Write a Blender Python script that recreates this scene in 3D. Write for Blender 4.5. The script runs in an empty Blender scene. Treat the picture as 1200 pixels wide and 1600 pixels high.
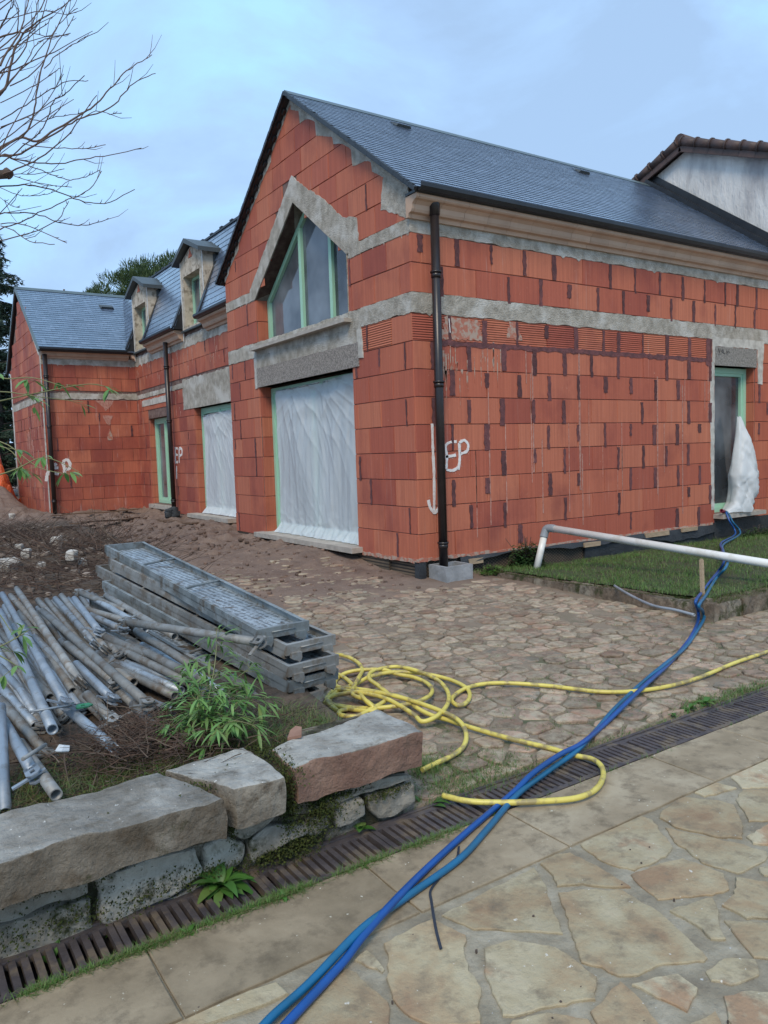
import bpy, math, random
import numpy as np
from mathutils import Vector, Matrix, noise as mnoise
from mathutils.geometry import tessellate_polygon
random.seed(7)
sc = bpy.context.scene
# ------------------------------------------------------------------ camera
CAM = Vector((-4.85, -6.67, 1.50)); F = 1195.0
def _d(px, py): return Vector((px-600.0, -(py-800.0), -F))
_X = _d(2411, 648).normalized(); _Y = _d(-186, 732).normalized()
_Y = (_Y - _X*_X.dot(_Y)).normalized(); _Z = _X.cross(_Y)
R = Matrix((_X, _Y, _Z))                       # camera -> world
cam = bpy.data.cameras.new('camera'); co = bpy.data.objects.new('camera', cam)
sc.collection.objects.link(co)
co.matrix_world = Matrix.Translation(CAM) @ R.to_4x4()
cam.sensor_fit = 'HORIZONTAL'; cam.sensor_width = 36; cam.lens = F/1200*36
cam.clip_start = 0.05; cam.clip_end = 2000
sc.camera = co
# ------------------------------------------------------------------ world and sun (overcast)
SUN_EL, SUN_AZ = math.radians(48), math.radians(228)     # azimuth measured from +X towards +Y
w = bpy.data.worlds.new('World'); sc.world = w; w.use_nodes = True
nt = w.node_tree; N = nt.nodes; L = nt.links; bgn = N['Background']
sky = N.new('ShaderNodeTexSky'); sky.sky_type = 'NISHITA'; sky.sun_disc = False
sky.sun_elevation = SUN_EL; sky.sun_rotation = math.pi/2 - SUN_AZ
tc = N.new('ShaderNodeTexCoord'); mp = N.new('ShaderNodeMapping'); mp.inputs['Scale'].default_value = (1, 1, 2.2)
L.new(tc.outputs['Generated'], mp.inputs[0])
nz = N.new('ShaderNodeTexNoise'); nz.inputs['Scale'].default_value = 2.6; nz.inputs['Detail'].default_value = 8; nz.inputs['Roughness'].default_value = .56; nz.inputs['Distortion'].default_value = .4
L.new(mp.outputs[0], nz.inputs[0])
cr = N.new('ShaderNodeValToRGB'); e = cr.color_ramp.elements
e[0].position = .40; e[0].color = (2.95, 4.35, 6.4, 1); e[1].position = .62; e[1].color = (3.5, 6.2, 9.1, 1)
e2 = cr.color_ramp.elements.new(.5); e2.color = (3.3, 5.0, 7.5, 1)
L.new(nz.outputs['Fac'], cr.inputs[0])
mx = N.new('ShaderNodeMix'); mx.data_type = 'RGBA'; mx.inputs[0].default_value = .88
L.new(sky.outputs[0], mx.inputs[6]); L.new(cr.outputs[0], mx.inputs[7]); L.new(mx.outputs[2], bgn.inputs[0])
bgn.inputs[1].default_value = 0.095
sun = bpy.data.lights.new('sun', 'SUN'); sun.energy = 1.5; sun.angle = math.radians(20); sun.color = (1, .87, .70)
so = bpy.data.objects.new('sun', sun); sc.collection.objects.link(so)
sd = Vector((math.cos(SUN_EL)*math.cos(SUN_AZ), math.cos(SUN_EL)*math.sin(SUN_AZ), math.sin(SUN_EL)))
so.rotation_euler = sd.to_track_quat('Z', 'Y').to_euler()
sc.view_settings.view_transform = 'Standard'; sc.view_settings.look = 'None'
sc.view_settings.exposure = 0.68; sc.view_settings.gamma = 1; sc.view_settings.use_curve_mapping = False

# ------------------------------------------------------------------ helpers
def ray(px, py): return R @ _d(px, py)
def onz(px, py, z): r = ray(px, py); return CAM + r*((z-CAM.z)/r.z)
def onx(px, py, x): r = ray(px, py); return CAM + r*((x-CAM.x)/r.x)
def ony(px, py, y): r = ray(px, py); return CAM + r*((y-CAM.y)/r.y)
def dep(px, py, d): return CAM + ray(px, py)*(d/F)
def U(a, b): return random.uniform(a, b)
def ss(a, b, x):
    t = min(1, max(0, (x-a)/(b-a))); return t*t*(3-2*t)
def lerp(a, b, t): return a+(b-a)*t
def nse(x, y, z=0.0): return mnoise.noise(Vector((x, y, z)))

class MB:
    def __init__(s): s.v = []; s.f = []; s.m = []; s.sm = []
    def add(s, vs, fs, m=0, smooth=False):
        b = len(s.v); s.v += [tuple(p) for p in vs]
        for f in fs: s.f.append([b+i for i in f]); s.m.append(m); s.sm.append(smooth)
    def box(s, lo, hi, m=0, jit=0):
        x0, y0, z0 = lo; x1, y1, z1 = hi
        vs = [(x, y, z) for z in (z0, z1) for y in (y0, y1) for x in (x0, x1)]
        if jit: vs = [tuple(c+U(-jit, jit) for c in p) for p in vs]
        s.add(vs, [(0,2,3,1),(4,5,7,6),(0,1,5,4),(2,6,7,3),(0,4,6,2),(1,3,7,5)], m)
    def obox(s, c, ax, ay, az, m=0):      # oriented box: centre and half axes
        c, ax, ay, az = map(Vector, (c, ax, ay, az))
        vs = [c+ax*i+ay*j+az*k for k in (-1, 1) for j in (-1, 1) for i in (-1, 1)]
        s.add(vs, [(0,2,3,1),(4,5,7,6),(0,1,5,4),(2,6,7,3),(0,4,6,2),(1,3,7,5)], m)
    def tube(s, pts, r, n=8, m=0, cap=True, smooth=True, hollow=0):
        pts = [Vector(p) for p in pts]; k = len(pts)
        rs = r if isinstance(r, (list, tuple)) else [r]*k
        b = len(s.v); up = None
        for i, p in enumerate(pts):
            t = (pts[min(i+1, k-1)] - pts[max(i-1, 0)])
            if t.length < 1e-9: t = Vector((0, 0, 1))
            t.normalize()
            if up is None: up = t.orthogonal().normalized()
            up = (up - t*t.dot(up))
            if up.length < 1e-6: up = t.orthogonal()
            up.normalize(); q = t.cross(up)
            for j in range(n):
                a = 2*math.pi*j/n
                s.v.append(tuple(p + (up*math.cos(a)+q*math.sin(a))*rs[i]))
        for i in range(k-1):
            for j in range(n):
                j2 = (j+1) % n
                s.f.append([b+i*n+j, b+i*n+j2, b+(i+1)*n+j2, b+(i+1)*n+j]); s.m.append(m); s.sm.append(smooth)
        if hollow:
            for e_, sg in ((0, 1), (k-1, -1)):
                t = (pts[1]-pts[0]).normalized() if e_ == 0 else (pts[-2]-pts[-1]).normalized()
                bb = len(s.v); ring = s.v[b+e_*n:b+e_*n+n]; c = pts[e_]
                for p in ring: s.v.append(tuple(c + (Vector(p)-c)*hollow))
                for p in ring: s.v.append(tuple(c + (Vector(p)-c)*hollow + t*.06))
                for j in range(n):
                    j2 = (j+1) % n
                    o = b+e_*n
                    q1 = [o+j, o+j2, bb+j2, bb+j]; q2 = [bb+j, bb+j2, bb+n+j2, bb+n+j]
                    if sg < 0: q1.reverse(); q2.reverse()
                    q1.reverse(); q2.reverse()
                    s.f += [q1, q2]; s.m += [m, m]; s.sm += [False, True]
                s.f.append([bb+n+j for j in range(n)]); s.m.append(m); s.sm.append(False)
        elif cap:
            s.f.append([b+j for j in range(n)][::-1]); s.m.append(m); s.sm.append(False)
            s.f.append([b+(k-1)*n+j for j in range(n)]); s.m.append(m); s.sm.append(False)
    def prism(s, poly, fn, d0, d1, m=0, holes=(), sides=True, back=True, mside=None):
        """poly in 2D, fn(u, v, d) -> xyz; faces at d1 (front) and d0 (back)"""
        loops = [poly] + list(holes)
        pl = [[Vector((p[0], p[1], 0)) for p in lp] for lp in loops]
        tris = tessellate_polygon(pl); flat = [p for lp in loops for p in lp]; n = len(flat)
        b = len(s.v)
        s.v += [tuple(fn(p[0], p[1], d1)) for p in flat] + [tuple(fn(p[0], p[1], d0)) for p in flat]
        fa = []
        for t in tris:
            a, c, d = (flat[i] for i in t)
            if abs((c[0]-a[0])*(d[1]-a[1])-(c[1]-a[1])*(d[0]-a[0])) < 1e-10: continue
            fa.append([b+i for i in t])
            if back: fa.append([b+n+i for i in t][::-1])
        for f in fa: s.f.append(f); s.m.append(m); s.sm.append(False)
        if sides:
            o = 0; ms = m if mside is None else mside
            for lp in loops:
                k = len(lp)
                for i in range(k):
                    j = (i+1) % k
                    s.f.append([b+o+i, b+o+j, b+n+o+j, b+n+o+i]); s.m.append(ms); s.sm.append(False)
                o += k
    def cut(s): s.cuts = getattr(s, 'cuts', []) + [len(s.f)]
    def parts(s, name, mats, parent=None, fix=True):
        cs = sorted(set([0] + getattr(s, 'cuts', []) + [len(s.f)])); out = []
        for a, b in zip(cs, cs[1:]):
            q = MB(); mp_ = {}
            for i in range(a, b):
                f = []
                for v in s.f[i]:
                    if v not in mp_: mp_[v] = len(q.v); q.v.append(s.v[v])
                    f.append(mp_[v])
                q.f.append(f); q.m.append(s.m[i]); q.sm.append(s.sm[i])
            o = q.build(name, mats, parent); out.append(fixn(o) if fix else o)
        return out
    def build(s, name, mats, parent=None, root=None, smooth=None):
        me = bpy.data.meshes.new(name)
        off = Vector((0, 0, 0)); p = parent
        while p is not None: off += Vector(p.location); p = p.parent
        if root is not None: off += Vector(root)
        v = [(a[0]-off[0], a[1]-off[1], a[2]-off[2]) for a in s.v]
        me.from_pydata(v, [], s.f)
        if not isinstance(mats, (list, tuple)): mats = [mats]
        for q in mats: me.materials.append(q)
        me.polygons.foreach_set('material_index', s.m)
        me.polygons.foreach_set('use_smooth', s.sm if smooth is None else [smooth]*len(s.f))
        me.update()
        o = bpy.data.objects.new(name, me); sc.collection.objects.link(o)
        if parent is not None: o.parent = parent
        if root is not None: o.location = root
        return o
def fixn(o):
    import bmesh
    bm = bmesh.new(); bm.from_mesh(o.data); bmesh.ops.recalc_face_normals(bm, faces=bm.faces); bm.to_mesh(o.data); bm.free(); return o
def thing(name, label, cat, loc=(0, 0, 0), group=None):
    o = bpy.data.objects.new(name, None); sc.collection.objects.link(o); o.location = loc; o.empty_display_size = .1
    o['label'] = label; o['category'] = cat
    if group: o['group'] = group
    return o
def tag(o, label, cat, group=None, kind=None):
    if label: o['label'] = label
    if cat: o['category'] = cat
    if group: o['group'] = group
    if kind: o['kind'] = kind
    return o
def structure(o): o['kind'] = 'structure'; return o
def smoothpath(pts, sub=6):
    pts = [Vector(p) for p in pts]; out = []
    for i in range(len(pts)-1):
        p0, p1, p2, p3 = pts[max(i-1, 0)], pts[i], pts[i+1], pts[min(i+2, len(pts)-1)]
        for k in range(sub):
            t = k/sub
            out.append(.5*((2*p1)+(p2-p0)*t+(2*p0-5*p1+4*p2-p3)*t*t+(3*p1-p0-3*p2+p3)*t**3))
    out.append(pts[-1]); return out
def ragged(poly, step=.06, jit=.012, keep=None):
    out = []; n = len(poly)
    for i in range(n):
        a, b = poly[i], poly[(i+1) % n]; ln = math.hypot(b[0]-a[0], b[1]-a[1]); k = max(1, int(ln/step))
        for q in range(k):
            t = q/k; j = jit
            if keep and keep(a, b): j = 0
            out.append((a[0]+(b[0]-a[0])*t+U(-j, j), a[1]+(b[1]-a[1])*t+U(-j, j)))
    return out
def clip_half(poly, nx, ny, c):            # keep nx*x+ny*y <= c
    out = []
    for i in range(len(poly)):
        a, b = poly[i], poly[(i+1) % len(poly)]
        da = nx*a[0]+ny*a[1]-c; db = nx*b[0]+ny*b[1]-c
        if da <= 0: out.append(a)
        if (da < 0) != (db < 0):
            t = da/(da-db); out.append((a[0]+(b[0]-a[0])*t, a[1]+(b[1]-a[1])*t))
    return out
def voronoi(seeds, rad):
    cells = []; g = {}
    for i, p in enumerate(seeds): g.setdefault((int(p[0]//rad), int(p[1]//rad)), []).append(i)
    for i, p in enumerate(seeds):
        c = [(p[0]-rad, p[1]-rad), (p[0]+rad, p[1]-rad), (p[0]+rad, p[1]+rad), (p[0]-rad, p[1]+rad)]
        gx, gy = int(p[0]//rad), int(p[1]//rad)
        for a in (-2, -1, 0, 1, 2):
            for b in (-2, -1, 0, 1, 2):
                for j in g.get((gx+a, gy+b), ()):
                    if j == i: continue
                    q = seeds[j]; nx, ny = q[0]-p[0], q[1]-p[1]
                    if nx*nx+ny*ny > 4*rad*rad: continue
                    c = clip_half(c, nx, ny, (q[0]**2+q[1]**2-p[0]**2-p[1]**2)/2)
                    if len(c) < 3: break
        cells.append(c)
    return cells
def inset(poly, d):
    cx = sum(p[0] for p in poly)/len(poly); cy = sum(p[1] for p in poly)/len(poly)
    a = sum(poly[i][0]*poly[(i+1) % len(poly)][1]-poly[(i+1) % len(poly)][0]*poly[i][1] for i in range(len(poly)))
    sgn = 1 if a > 0 else -1; c = list(poly)
    for i in range(len(poly)):
        p, q = poly[i], poly[(i+1) % len(poly)]; ex, ey = q[0]-p[0], q[1]-p[1]; l = math.hypot(ex, ey)
        if l < 1e-6: continue
        nx, ny = ey/l*sgn, -ex/l*sgn
        c = clip_half(c, nx, ny, nx*p[0]+ny*p[1]-d)
        if len(c) < 3: return []
    return c
def chaikin(poly, k=1, t=.22):
    for _ in range(k):
        o = []
        for i in range(len(poly)):
            a, b = poly[i], poly[(i+1) % len(poly)]
            o.append((a[0]+(b[0]-a[0])*t, a[1]+(b[1]-a[1])*t)); o.append((a[0]+(b[0]-a[0])*(1-t), a[1]+(b[1]-a[1])*(1-t)))
        poly = o
    return poly
def stone_slab(mb, poly, zf, h, bev=.01, m=0, dome=0, tilt=0):
    """poly: outline; zf(x,y): bottom height; bevelled top"""
    n = len(poly); cx = sum(p[0] for p in poly)/n; cy = sum(p[1] for p in poly)/n
    tx, ty = U(-tilt, tilt), U(-tilt, tilt)
    r = max(math.hypot(p[0]-cx, p[1]-cy) for p in poly); k = max(.5, 1-bev/r*1.3)
    def P(x, y, dz): return (x, y, zf(cx, cy)+dz+(x-cx)*tx+(y-cy)*ty)
    b = [P(x, y, -.02) for x, y in poly]; t = [P(x, y, h-bev) for x, y in poly]
    u = [P(cx+(x-cx)*k, cy+(y-cy)*k, h) for x, y in poly]; c = [P(cx, cy, h+dome)]
    fs = []
    for i in range(n):
        j = (i+1) % n; fs += [(i, j, n+j, n+i), (n+i, n+j, 2*n+j, 2*n+i), (2*n+i, 2*n+j, 3*n)]
    a = sum(poly[i][0]*poly[(i+1) % n][1]-poly[(i+1) % n][0]*poly[i][1] for i in range(n))
    if a < 0: fs = [f[::-1] for f in fs]
    mb.add(b+t+u+c, fs, m, False)

# ------------------------------------------------------------------ materials
def newmat(name):
    m = bpy.data.materials.new(name); m.use_nodes = True; return m, m.node_tree.nodes, m.node_tree.links, m.node_tree.nodes['Principled BSDF']
def mixc(N, L, fac, a, b, mode='MIX'):
    x = N.new('ShaderNodeMix'); x.data_type = 'RGBA'; x.blend_type = mode
    for sck, val in ((0, fac), (6, a), (7, b)):
        if hasattr(val, 'is_linked') or hasattr(val, 'links'): L.new(val, x.inputs[sck])
        elif sck == 0: x.inputs[0].default_value = val
        else: x.inputs[sck].default_value = (*val, 1) if len(val) == 3 else val
    return x.outputs[2]
def noisef(N, L, scale, detail=4, rough=.55, vec=(1, 1, 1), lo=.4, hi=.6, dist=0, coord='Object'):
    t = N.new('ShaderNodeTexCoord'); mp = N.new('ShaderNodeMapping'); mp.inputs['Scale'].default_value = vec
    L.new(t.outputs[coord], mp.inputs[0]); n = N.new('ShaderNodeTexNoise'); n.inputs['Scale'].default_value = scale
    n.inputs['Detail'].default_value = detail; n.inputs['Roughness'].default_value = rough; n.inputs['Distortion'].default_value = dist
    L.new(mp.outputs[0], n.inputs[0]); r = N.new('ShaderNodeMapRange'); r.inputs[1].default_value = lo; r.inputs[2].default_value = hi
    L.new(n.outputs['Fac'], r.inputs[0]); return r.outputs[0]
def island(N):
    g = N.new('ShaderNodeNewGeometry'); return g.outputs['Random Per Island']
def ramp(N, L, fac, stops):
    r = N.new('ShaderNodeValToRGB'); el = r.color_ramp.elements
    while len(el) < len(stops): el.new(.5)
    for e, (p, c) in zip(el, stops): e.position = p; e.color = (*c, 1)
    L.new(fac, r.inputs[0]); return r.outputs[0]
def bump(N, L, bs, h, strength=.4, dist=.01, prev=None):
    b = N.new('ShaderNodeBump'); b.inputs['Strength'].default_value = strength; b.inputs['Distance'].default_value = dist
    L.new(h, b.inputs['Height'])
    if prev is not None: L.new(prev, b.inputs['Normal'])
    L.new(b.outputs[0], bs.inputs['Normal']); return b.outputs[0]
def simple(name, c1, c2=None, scale=8, rough=.7, metal=0, bs_=.3, bd=.005, vec=(1, 1, 1), isl=0, lo=.38, hi=.62, spec=.5, c3=None, s3=2.5):
    m, N, L, b = newmat(name); c2 = c2 or tuple(x*.7 for x in c1)
    f = noisef(N, L, scale, 6, .6, vec, lo, hi); col = mixc(N, L, f, c1, c2)
    if c3: col = mixc(N, L, noisef(N, L, s3, 5, .6, vec, .5, .62), col, c3)
    if isl:
        hs = N.new('ShaderNodeHueSaturation'); mr = N.new('ShaderNodeMapRange'); mr.inputs[3].default_value = 1-isl; mr.inputs[4].default_value = 1+isl
        L.new(island(N), mr.inputs[0]); L.new(mr.outputs[0], hs.inputs['Value']); L.new(col, hs.inputs['Color']); col = hs.outputs[0]
    L.new(col, b.inputs['Base Color']); b.inputs['Roughness'].default_value = rough; b.inputs['Metallic'].default_value = metal
    b.inputs['Specular IOR Level'].default_value = spec
    if bs_: bump(N, L, b, noisef(N, L, scale*5, 5, .7, vec, .2, .8), bs_, bd)
    return m
M = {}
def brick_mat(name, horiz=False, dark=0, salt=0):
    m, N, L, b = newmat(name)
    i = island(N)
    col = ramp(N, L, i, [(0, (.32, .080, .053)), (.12, (.40, .105, .064)), (.5, (.47, .136, .076)), (.88, (.52, .175, .098)), (1, (.42, .11, .068))])
    flute = noisef(N, L, 1.0, 3, .6, (42, 42, .9) if not horiz else (1.2, 1.2, 60), .35, .65)
    col = mixc(N, L, flute, col, mixc(N, L, .26, col, (.16, .035, .026)))
    wx = N.new('ShaderNodeMath'); wx.operation = 'MULTIPLY'
    L.new(noisef(N, L, 1.0, 5, .7, (20, 20, .8), .60, .72), wx.inputs[0]); L.new(noisef(N, L, .8, 3, .6, (1, 1, 1), .42, .66), wx.inputs[1])
    w2 = N.new('ShaderNodeMath'); w2.operation = 'MULTIPLY'; L.new(wx.outputs[0], w2.inputs[0]); w2.inputs[1].default_value = .5 if not horiz else .7
    col = mixc(N, L, w2.outputs[0], col, (.55, .36, .30))
    dk = N.new('ShaderNodeMath'); dk.operation = 'MULTIPLY'; dk.inputs[1].default_value = .55
    L.new(noisef(N, L, 1.5, 5, .6, (1, 1, .7), .52-dark, .72-dark), dk.inputs[0])
    col = mixc(N, L, dk.outputs[0], col, (.19, .042, .038))
    if salt: col = mixc(N, L, noisef(N, L, 1.0, 6, .7, (9, 9, 1.1), .60, .78), col, (.50, .33, .30))
    col = mixc(N, L, noisef(N, L, 30, 5, .7, (1, 1, 1), .66, .72), col, (.50, .24, .16))
    L.new(col, b.inputs['Base Color']); b.inputs['Roughness'].default_value = .72; b.inputs['Specular IOR Level'].default_value = .35
    if horiz:
        t = N.new('ShaderNodeTexCoord'); wv = N.new('ShaderNodeTexWave'); wv.bands_direction = 'Z'; wv.inputs['Scale'].default_value = 12; L.new(t.outputs['Object'], wv.inputs[0])
        bump(N, L, b, wv.outputs['Fac'], .8, .012)
    else:
        p = bump(N, L, b, noisef(N, L, 1.0, 2, .5, (60, 60, .4), .3, .7), .35, .005)
        bump(N, L, b, noisef(N, L, 14, 5, .6, (1, 1, 1), .3, .7), .15, .006, p)
    return m
M['brick'] = brick_mat('brick'); M['brickd'] = brick_mat('brick_damp', False, .12, 1); M['brickh'] = brick_mat('brick_ribbed', True)
M['smear'] = simple('mortar_smear', (.15, .055, .055), (.085, .035, .038), 14, .9, bs_=.6, bd=.01, isl=.25)
M['salt'] = simple('lime_streak', (.46, .26, .21), (.36, .14, .10), 30, .9, isl=.15)
M['limesp'] = simple('cement_splash', (.40, .30, .24), (.40, .15, .10), 18, .9, bs_=.5, lo=.45, hi=.55)
M['conc'] = simple('concrete', (.54, .50, .43), (.33, .30, .25), 9, .9, bs_=.9, bd=.02, c3=(.60, .58, .53), isl=.05, lo=.32, hi=.62)
M['concl'] = simple('concrete_light', (.56, .54, .49), (.38, .36, .32), 9, .9, bs_=.4, bd=.008)
M['concd'] = simple('lintel_concrete', (.36, .34, .31), (.17, .16, .145), 40, .92, bs_=.7, bd=.012, lo=.35, hi=.65)
M['mortar'] = simple('mortar_core', (.20, .14, .12), (.12, .07, .06), 9, .95)
M['dormer'] = simple('dormer_render', (.56, .50, .41), (.42, .36, .28), 5, .9, bs_=.4, c3=(.26, .22, .17), s3=9)
M['whiteline'] = simple('pale_corner_bead', (.62, .62, .60), (.5, .5, .48), 8, .8)
def slate_mat():
    m, N, L, b = newmat('slate'); i = island(N)
    col = ramp(N, L, i, [(0, (.042, .066, .108)), (.5, (.072, .108, .170)), (1, (.14, .19, .275))])
    col = mixc(N, L, noisef(N, L, 9, 5, .6), col, (.075, .11, .17)); L.new(col, b.inputs['Base Color'])
    mr = N.new('ShaderNodeMapRange'); mr.inputs[3].default_value = .22; mr.inputs[4].default_value = .42; L.new(noisef(N, L, 1.1, 3, .5, (1, 1, 1), .35, .65), mr.inputs[0])
    L.new(mr.outputs[0], b.inputs['Roughness']); b.inputs['Specular IOR Level'].default_value = .95; b.inputs['Coat Weight'].default_value = 1.0; b.inputs['Coat Roughness'].default_value = .25
    bump(N, L, b, noisef(N, L, 25, 5, .65, (1, 1, 1), .2, .8), .35, .004); return m
M['slate'] = slate_mat()
M['blackmetal'] = simple('black_zinc', (.012, .013, .016), (.02, .021, .024), 6, .42, bs_=0)
M['anth'] = simple('anthracite_zinc', (.055, .068, .072), (.045, .055, .06), 4, .5, bs_=0)
M['ridge'] = simple('ridge_zinc', (.11, .15, .16), (.09, .12, .13), 3, .45, metal=.2, bs_=0)
M['pipe'] = simple('brown_black_pvc', (.016, .012, .012), (.024, .018, .018), 5, .33, bs_=0)
M['cornice'] = simple('cornice_stone', (.54, .375, .27), (.47, .32, .23), 3, .75, bs_=.15, isl=.07)
M['mint'] = simple('mint_frame', (.36, .62, .46), (.33, .58, .43), 2, .45, bs_=0)
M['sill'] = simple('sill_stone', (.45, .41, .36), (.33, .30, .26), 8, .8, bs_=.2)
M['foam'] = simple('wood_wool_board', (.42, .38, .34), (.20, .18, .165), 50, .9, bs_=.8, bd=.012, lo=.38, hi=.6)
def glass_mat():
    m, N, L, b = newmat('window_glass'); b.inputs['Base Color'].default_value = (.055, .065, .075, 1); b.inputs['Roughness'].default_value = .04
    L.new(mixc(N, L, noisef(N, L, 1.3, 3, .5, (1, 1, 1), .35, .7), (.03, .035, .042), (.19, .215, .24)), b.inputs['Base Color'])  # pale mottling stands in for reflected sky, painted into the base colour
    b.inputs['Specular IOR Level'].default_value = .8; return m
M['glass'] = glass_mat()
def sheet_mat(name, base=(.60, .66, .68), alpha=.9, trf=.35, rg=.28):
    m, N, L, b = newmat(name)
    L.new(mixc(N, L, noisef(N, L, 1.6, 5, .6, (1, 1, .6), .35, .7), base, tuple(c*.86 for c in base)), b.inputs['Base Color'])
    b.inputs['Roughness'].default_value = rg; b.inputs['Specular IOR Level'].default_value = .5
    bump(N, L, b, noisef(N, L, 3.0, 5, .6, (2.5, 2.5, .7), .2, .8, .6), .22, .012)
    tr = N.new('ShaderNodeBsdfTranslucent'); tr.inputs[0].default_value = (*base, 1); a = N.new('ShaderNodeMixShader'); a.inputs[0].default_value = trf
    L.new(b.outputs[0], a.inputs[1]); L.new(tr.outputs[0], a.inputs[2]); tp = N.new('ShaderNodeBsdfTransparent'); q = N.new('ShaderNodeMixShader'); q.inputs[0].default_value = alpha
    L.new(tp.outputs[0], q.inputs[1]); L.new(a.outputs[0], q.inputs[2]); L.new(q.outputs[0], N['Material Output'].inputs[0]); return m
M['sheet'] = sheet_mat('plastic_film', (.76, .82, .85), .88, .28); M['sheetw'] = sheet_mat('white_film', (.80, .84, .86), .95, .3, .5)
M['paint'] = simple('white_spray', (.74, .72, .70), (.60, .48, .45), 25, .8, bs_=0, lo=.45, hi=.75)
M['membrane'] = simple('black_membrane', (.02, .024, .030), (.035, .04, .045), 6, .55, bs_=.5, bd=.02)
M['render'] = simple('roughcast', (.70, .69, .67), (.58, .57, .55), 3, .95, bs_=.9, bd=.02, c3=(.34, .33, .34), s3=.9, vec=(1, 1, .35))
M['tile'] = simple('brown_tile', (.085, .050, .042), (.055, .036, .032), 9, .6, isl=.2)
def galv(name, a, b_, rough=.42, metal=.55, dirt=(.13, .105, .08), dl=.52):
    m, N, L, b = newmat(name); i = island(N)
    col = mixc(N, L, noisef(N, L, 6, 5, .6), a, b_); col = mixc(N, L, noisef(N, L, 9, 6, .7, (1, 1, 1), dl, dl+.14), col, dirt)
    oi = N.new('ShaderNodeObjectInfo'); hs = N.new('ShaderNodeHueSaturation'); mr = N.new('ShaderNodeMapRange'); mr.inputs[3].default_value = .72; mr.inputs[4].default_value = 1.18
    L.new(oi.outputs['Random'], mr.inputs[0]); L.new(mr.outputs[0], hs.inputs['Value']); L.new(col, hs.inputs['Color']); L.new(hs.outputs[0], b.inputs['Base Color'])
    rr = N.new('ShaderNodeMapRange'); rr.inputs[3].default_value = rough; rr.inputs[4].default_value = .75; L.new(noisef(N, L, 5, 5, .6, (1, 1, 1), .4, .65), rr.inputs[0]); L.new(rr.outputs[0], b.inputs['Roughness'])
    b.inputs['Metallic'].default_value = metal; bump(N, L, b, noisef(N, L, 40, 4, .6, (1, 1, 1), .2, .8), .25, .003); return m
M['galv'] = galv('galvanised_steel', (.36, .40, .43), (.26, .29, .32))
M['galvd'] = galv('dirty_galvanised_steel', (.29, .295, .285), (.21, .21, .20), .55, .3, (.17, .14, .11), .48)
M['galvk'] = galv('deck_steel', (.31, .345, .355), (.19, .215, .22), .42, .4, (.15, .13, .105), .50)
M['galvb'] = galv('bright_galvanised_steel', (.38, .43, .48), (.28, .32, .36), .4, .55, (.2, .18, .15), .56)
M['greenp'] = simple('green_paint', (.02, .22, .09), (.02, .12, .06), 12, .5)
M['deckplate'] = galv('deck_plate', (.42, .47, .50), (.33, .37, .40), .35, .6)
def stone_mat(name, stops, sc1=3.5, dirt=(.06, .05, .04), dfrom=.55, spk=(.6, .58, .55), spkfrom=.72, bs=.5, rough=.85, isl=.12, moss=None, mossf=.55):
    m, N, L, b = newmat(name)
    f = noisef(N, L, sc1, 8, .62, (1, 1, 1), .3, .7, .3); i = N.new('ShaderNodeMath'); i.operation = 'ADD'; L.new(f, i.inputs[0])
    q = N.new('ShaderNodeMapRange'); q.inputs[3].default_value = -.3; q.inputs[4].default_value = .3; L.new(island(N), q.inputs[0]); L.new(q.outputs[0], i.inputs[1])
    col = ramp(N, L, i.outputs[0], stops)
    col = mixc(N, L, noisef(N, L, sc1*2.7, 7, .7, (1, 1, 1), dfrom, dfrom+.22), col, dirt)
    col = mixc(N, L, noisef(N, L, 38, 3, .6, (1, 1, 1), spkfrom, spkfrom+.03), col, spk)
    if moss: col = mixc(N, L, noisef(N, L, 4.5, 7, .7, (1, 1, 1), mossf, mossf+.08), col, moss)
    if isl:
        hs = N.new('ShaderNodeHueSaturation'); mr = N.new('ShaderNodeMapRange'); mr.inputs[3].default_value = 1-isl; mr.inputs[4].default_value = 1+isl
        ml = N.new('ShaderNodeMath'); ml.operation = 'FRACT'; mm = N.new('ShaderNodeMath'); mm.operation = 'MULTIPLY'; mm.inputs[1].default_value = 7.31
        L.new(island(N), mm.inputs[0]); L.new(mm.outputs[0], ml.inputs[0])
        L.new(ml.outputs[0], mr.inputs[0]); L.new(mr.outputs[0], hs.inputs['Value']); L.new(col, hs.inputs['Color']); col = hs.outputs[0]
    L.new(col, b.inputs['Base Color']); b.inputs['Roughness'].default_value = rough; b.inputs['Specular IOR Level'].default_value = .4
    p = bump(N, L, b, noisef(N, L, sc1*3, 8, .65, (1, 1, 1), .2, .8), bs, .02); bump(N, L, b, noisef(N, L, 70, 4, .7, (1, 1, 1), .2, .8), bs*.6, .004, p); return m
M['flag'] = stone_mat('flagstone', [(0, (.28, .185, .11)), (.3, (.35, .265, .16)), (.55, (.38, .32, .205)), (.8, (.43, .37, .25)), (1, (.35, .23, .14))], 3.8, (.19, .15, .10), .50, (.6, .57, .5), .70, .5)
M['slab'] = stone_mat('concrete_slab', [(0, (.215, .17, .11)), (.5, (.30, .24, .16)), (1, (.40, .335, .235))], 3.4, (.14, .11, .072), .49, (.55, .52, .42), .70, .2, isl=.05)
M['joint'] = stone_mat('paving_joint', [(0, (.19, .16, .115)), (.5, (.27, .235, .17)), (1, (.38, .34, .26))], 7, (.14, .12, .09), .58, (.5, .5, .48), .70, .5, isl=0)
M['sett'] = stone_mat('sett_stone', [(0, (.29, .18, .125)), (.3, (.33, .25, .175)), (.55, (.36, .31, .225)), (.8, (.38, .26, .19)), (1, (.25, .23, .18))], 6, (.17, .125, .085), .44, (.45, .42, .38), .76, .6, isl=.26, moss=(.085, .095, .05), mossf=.64)
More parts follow.
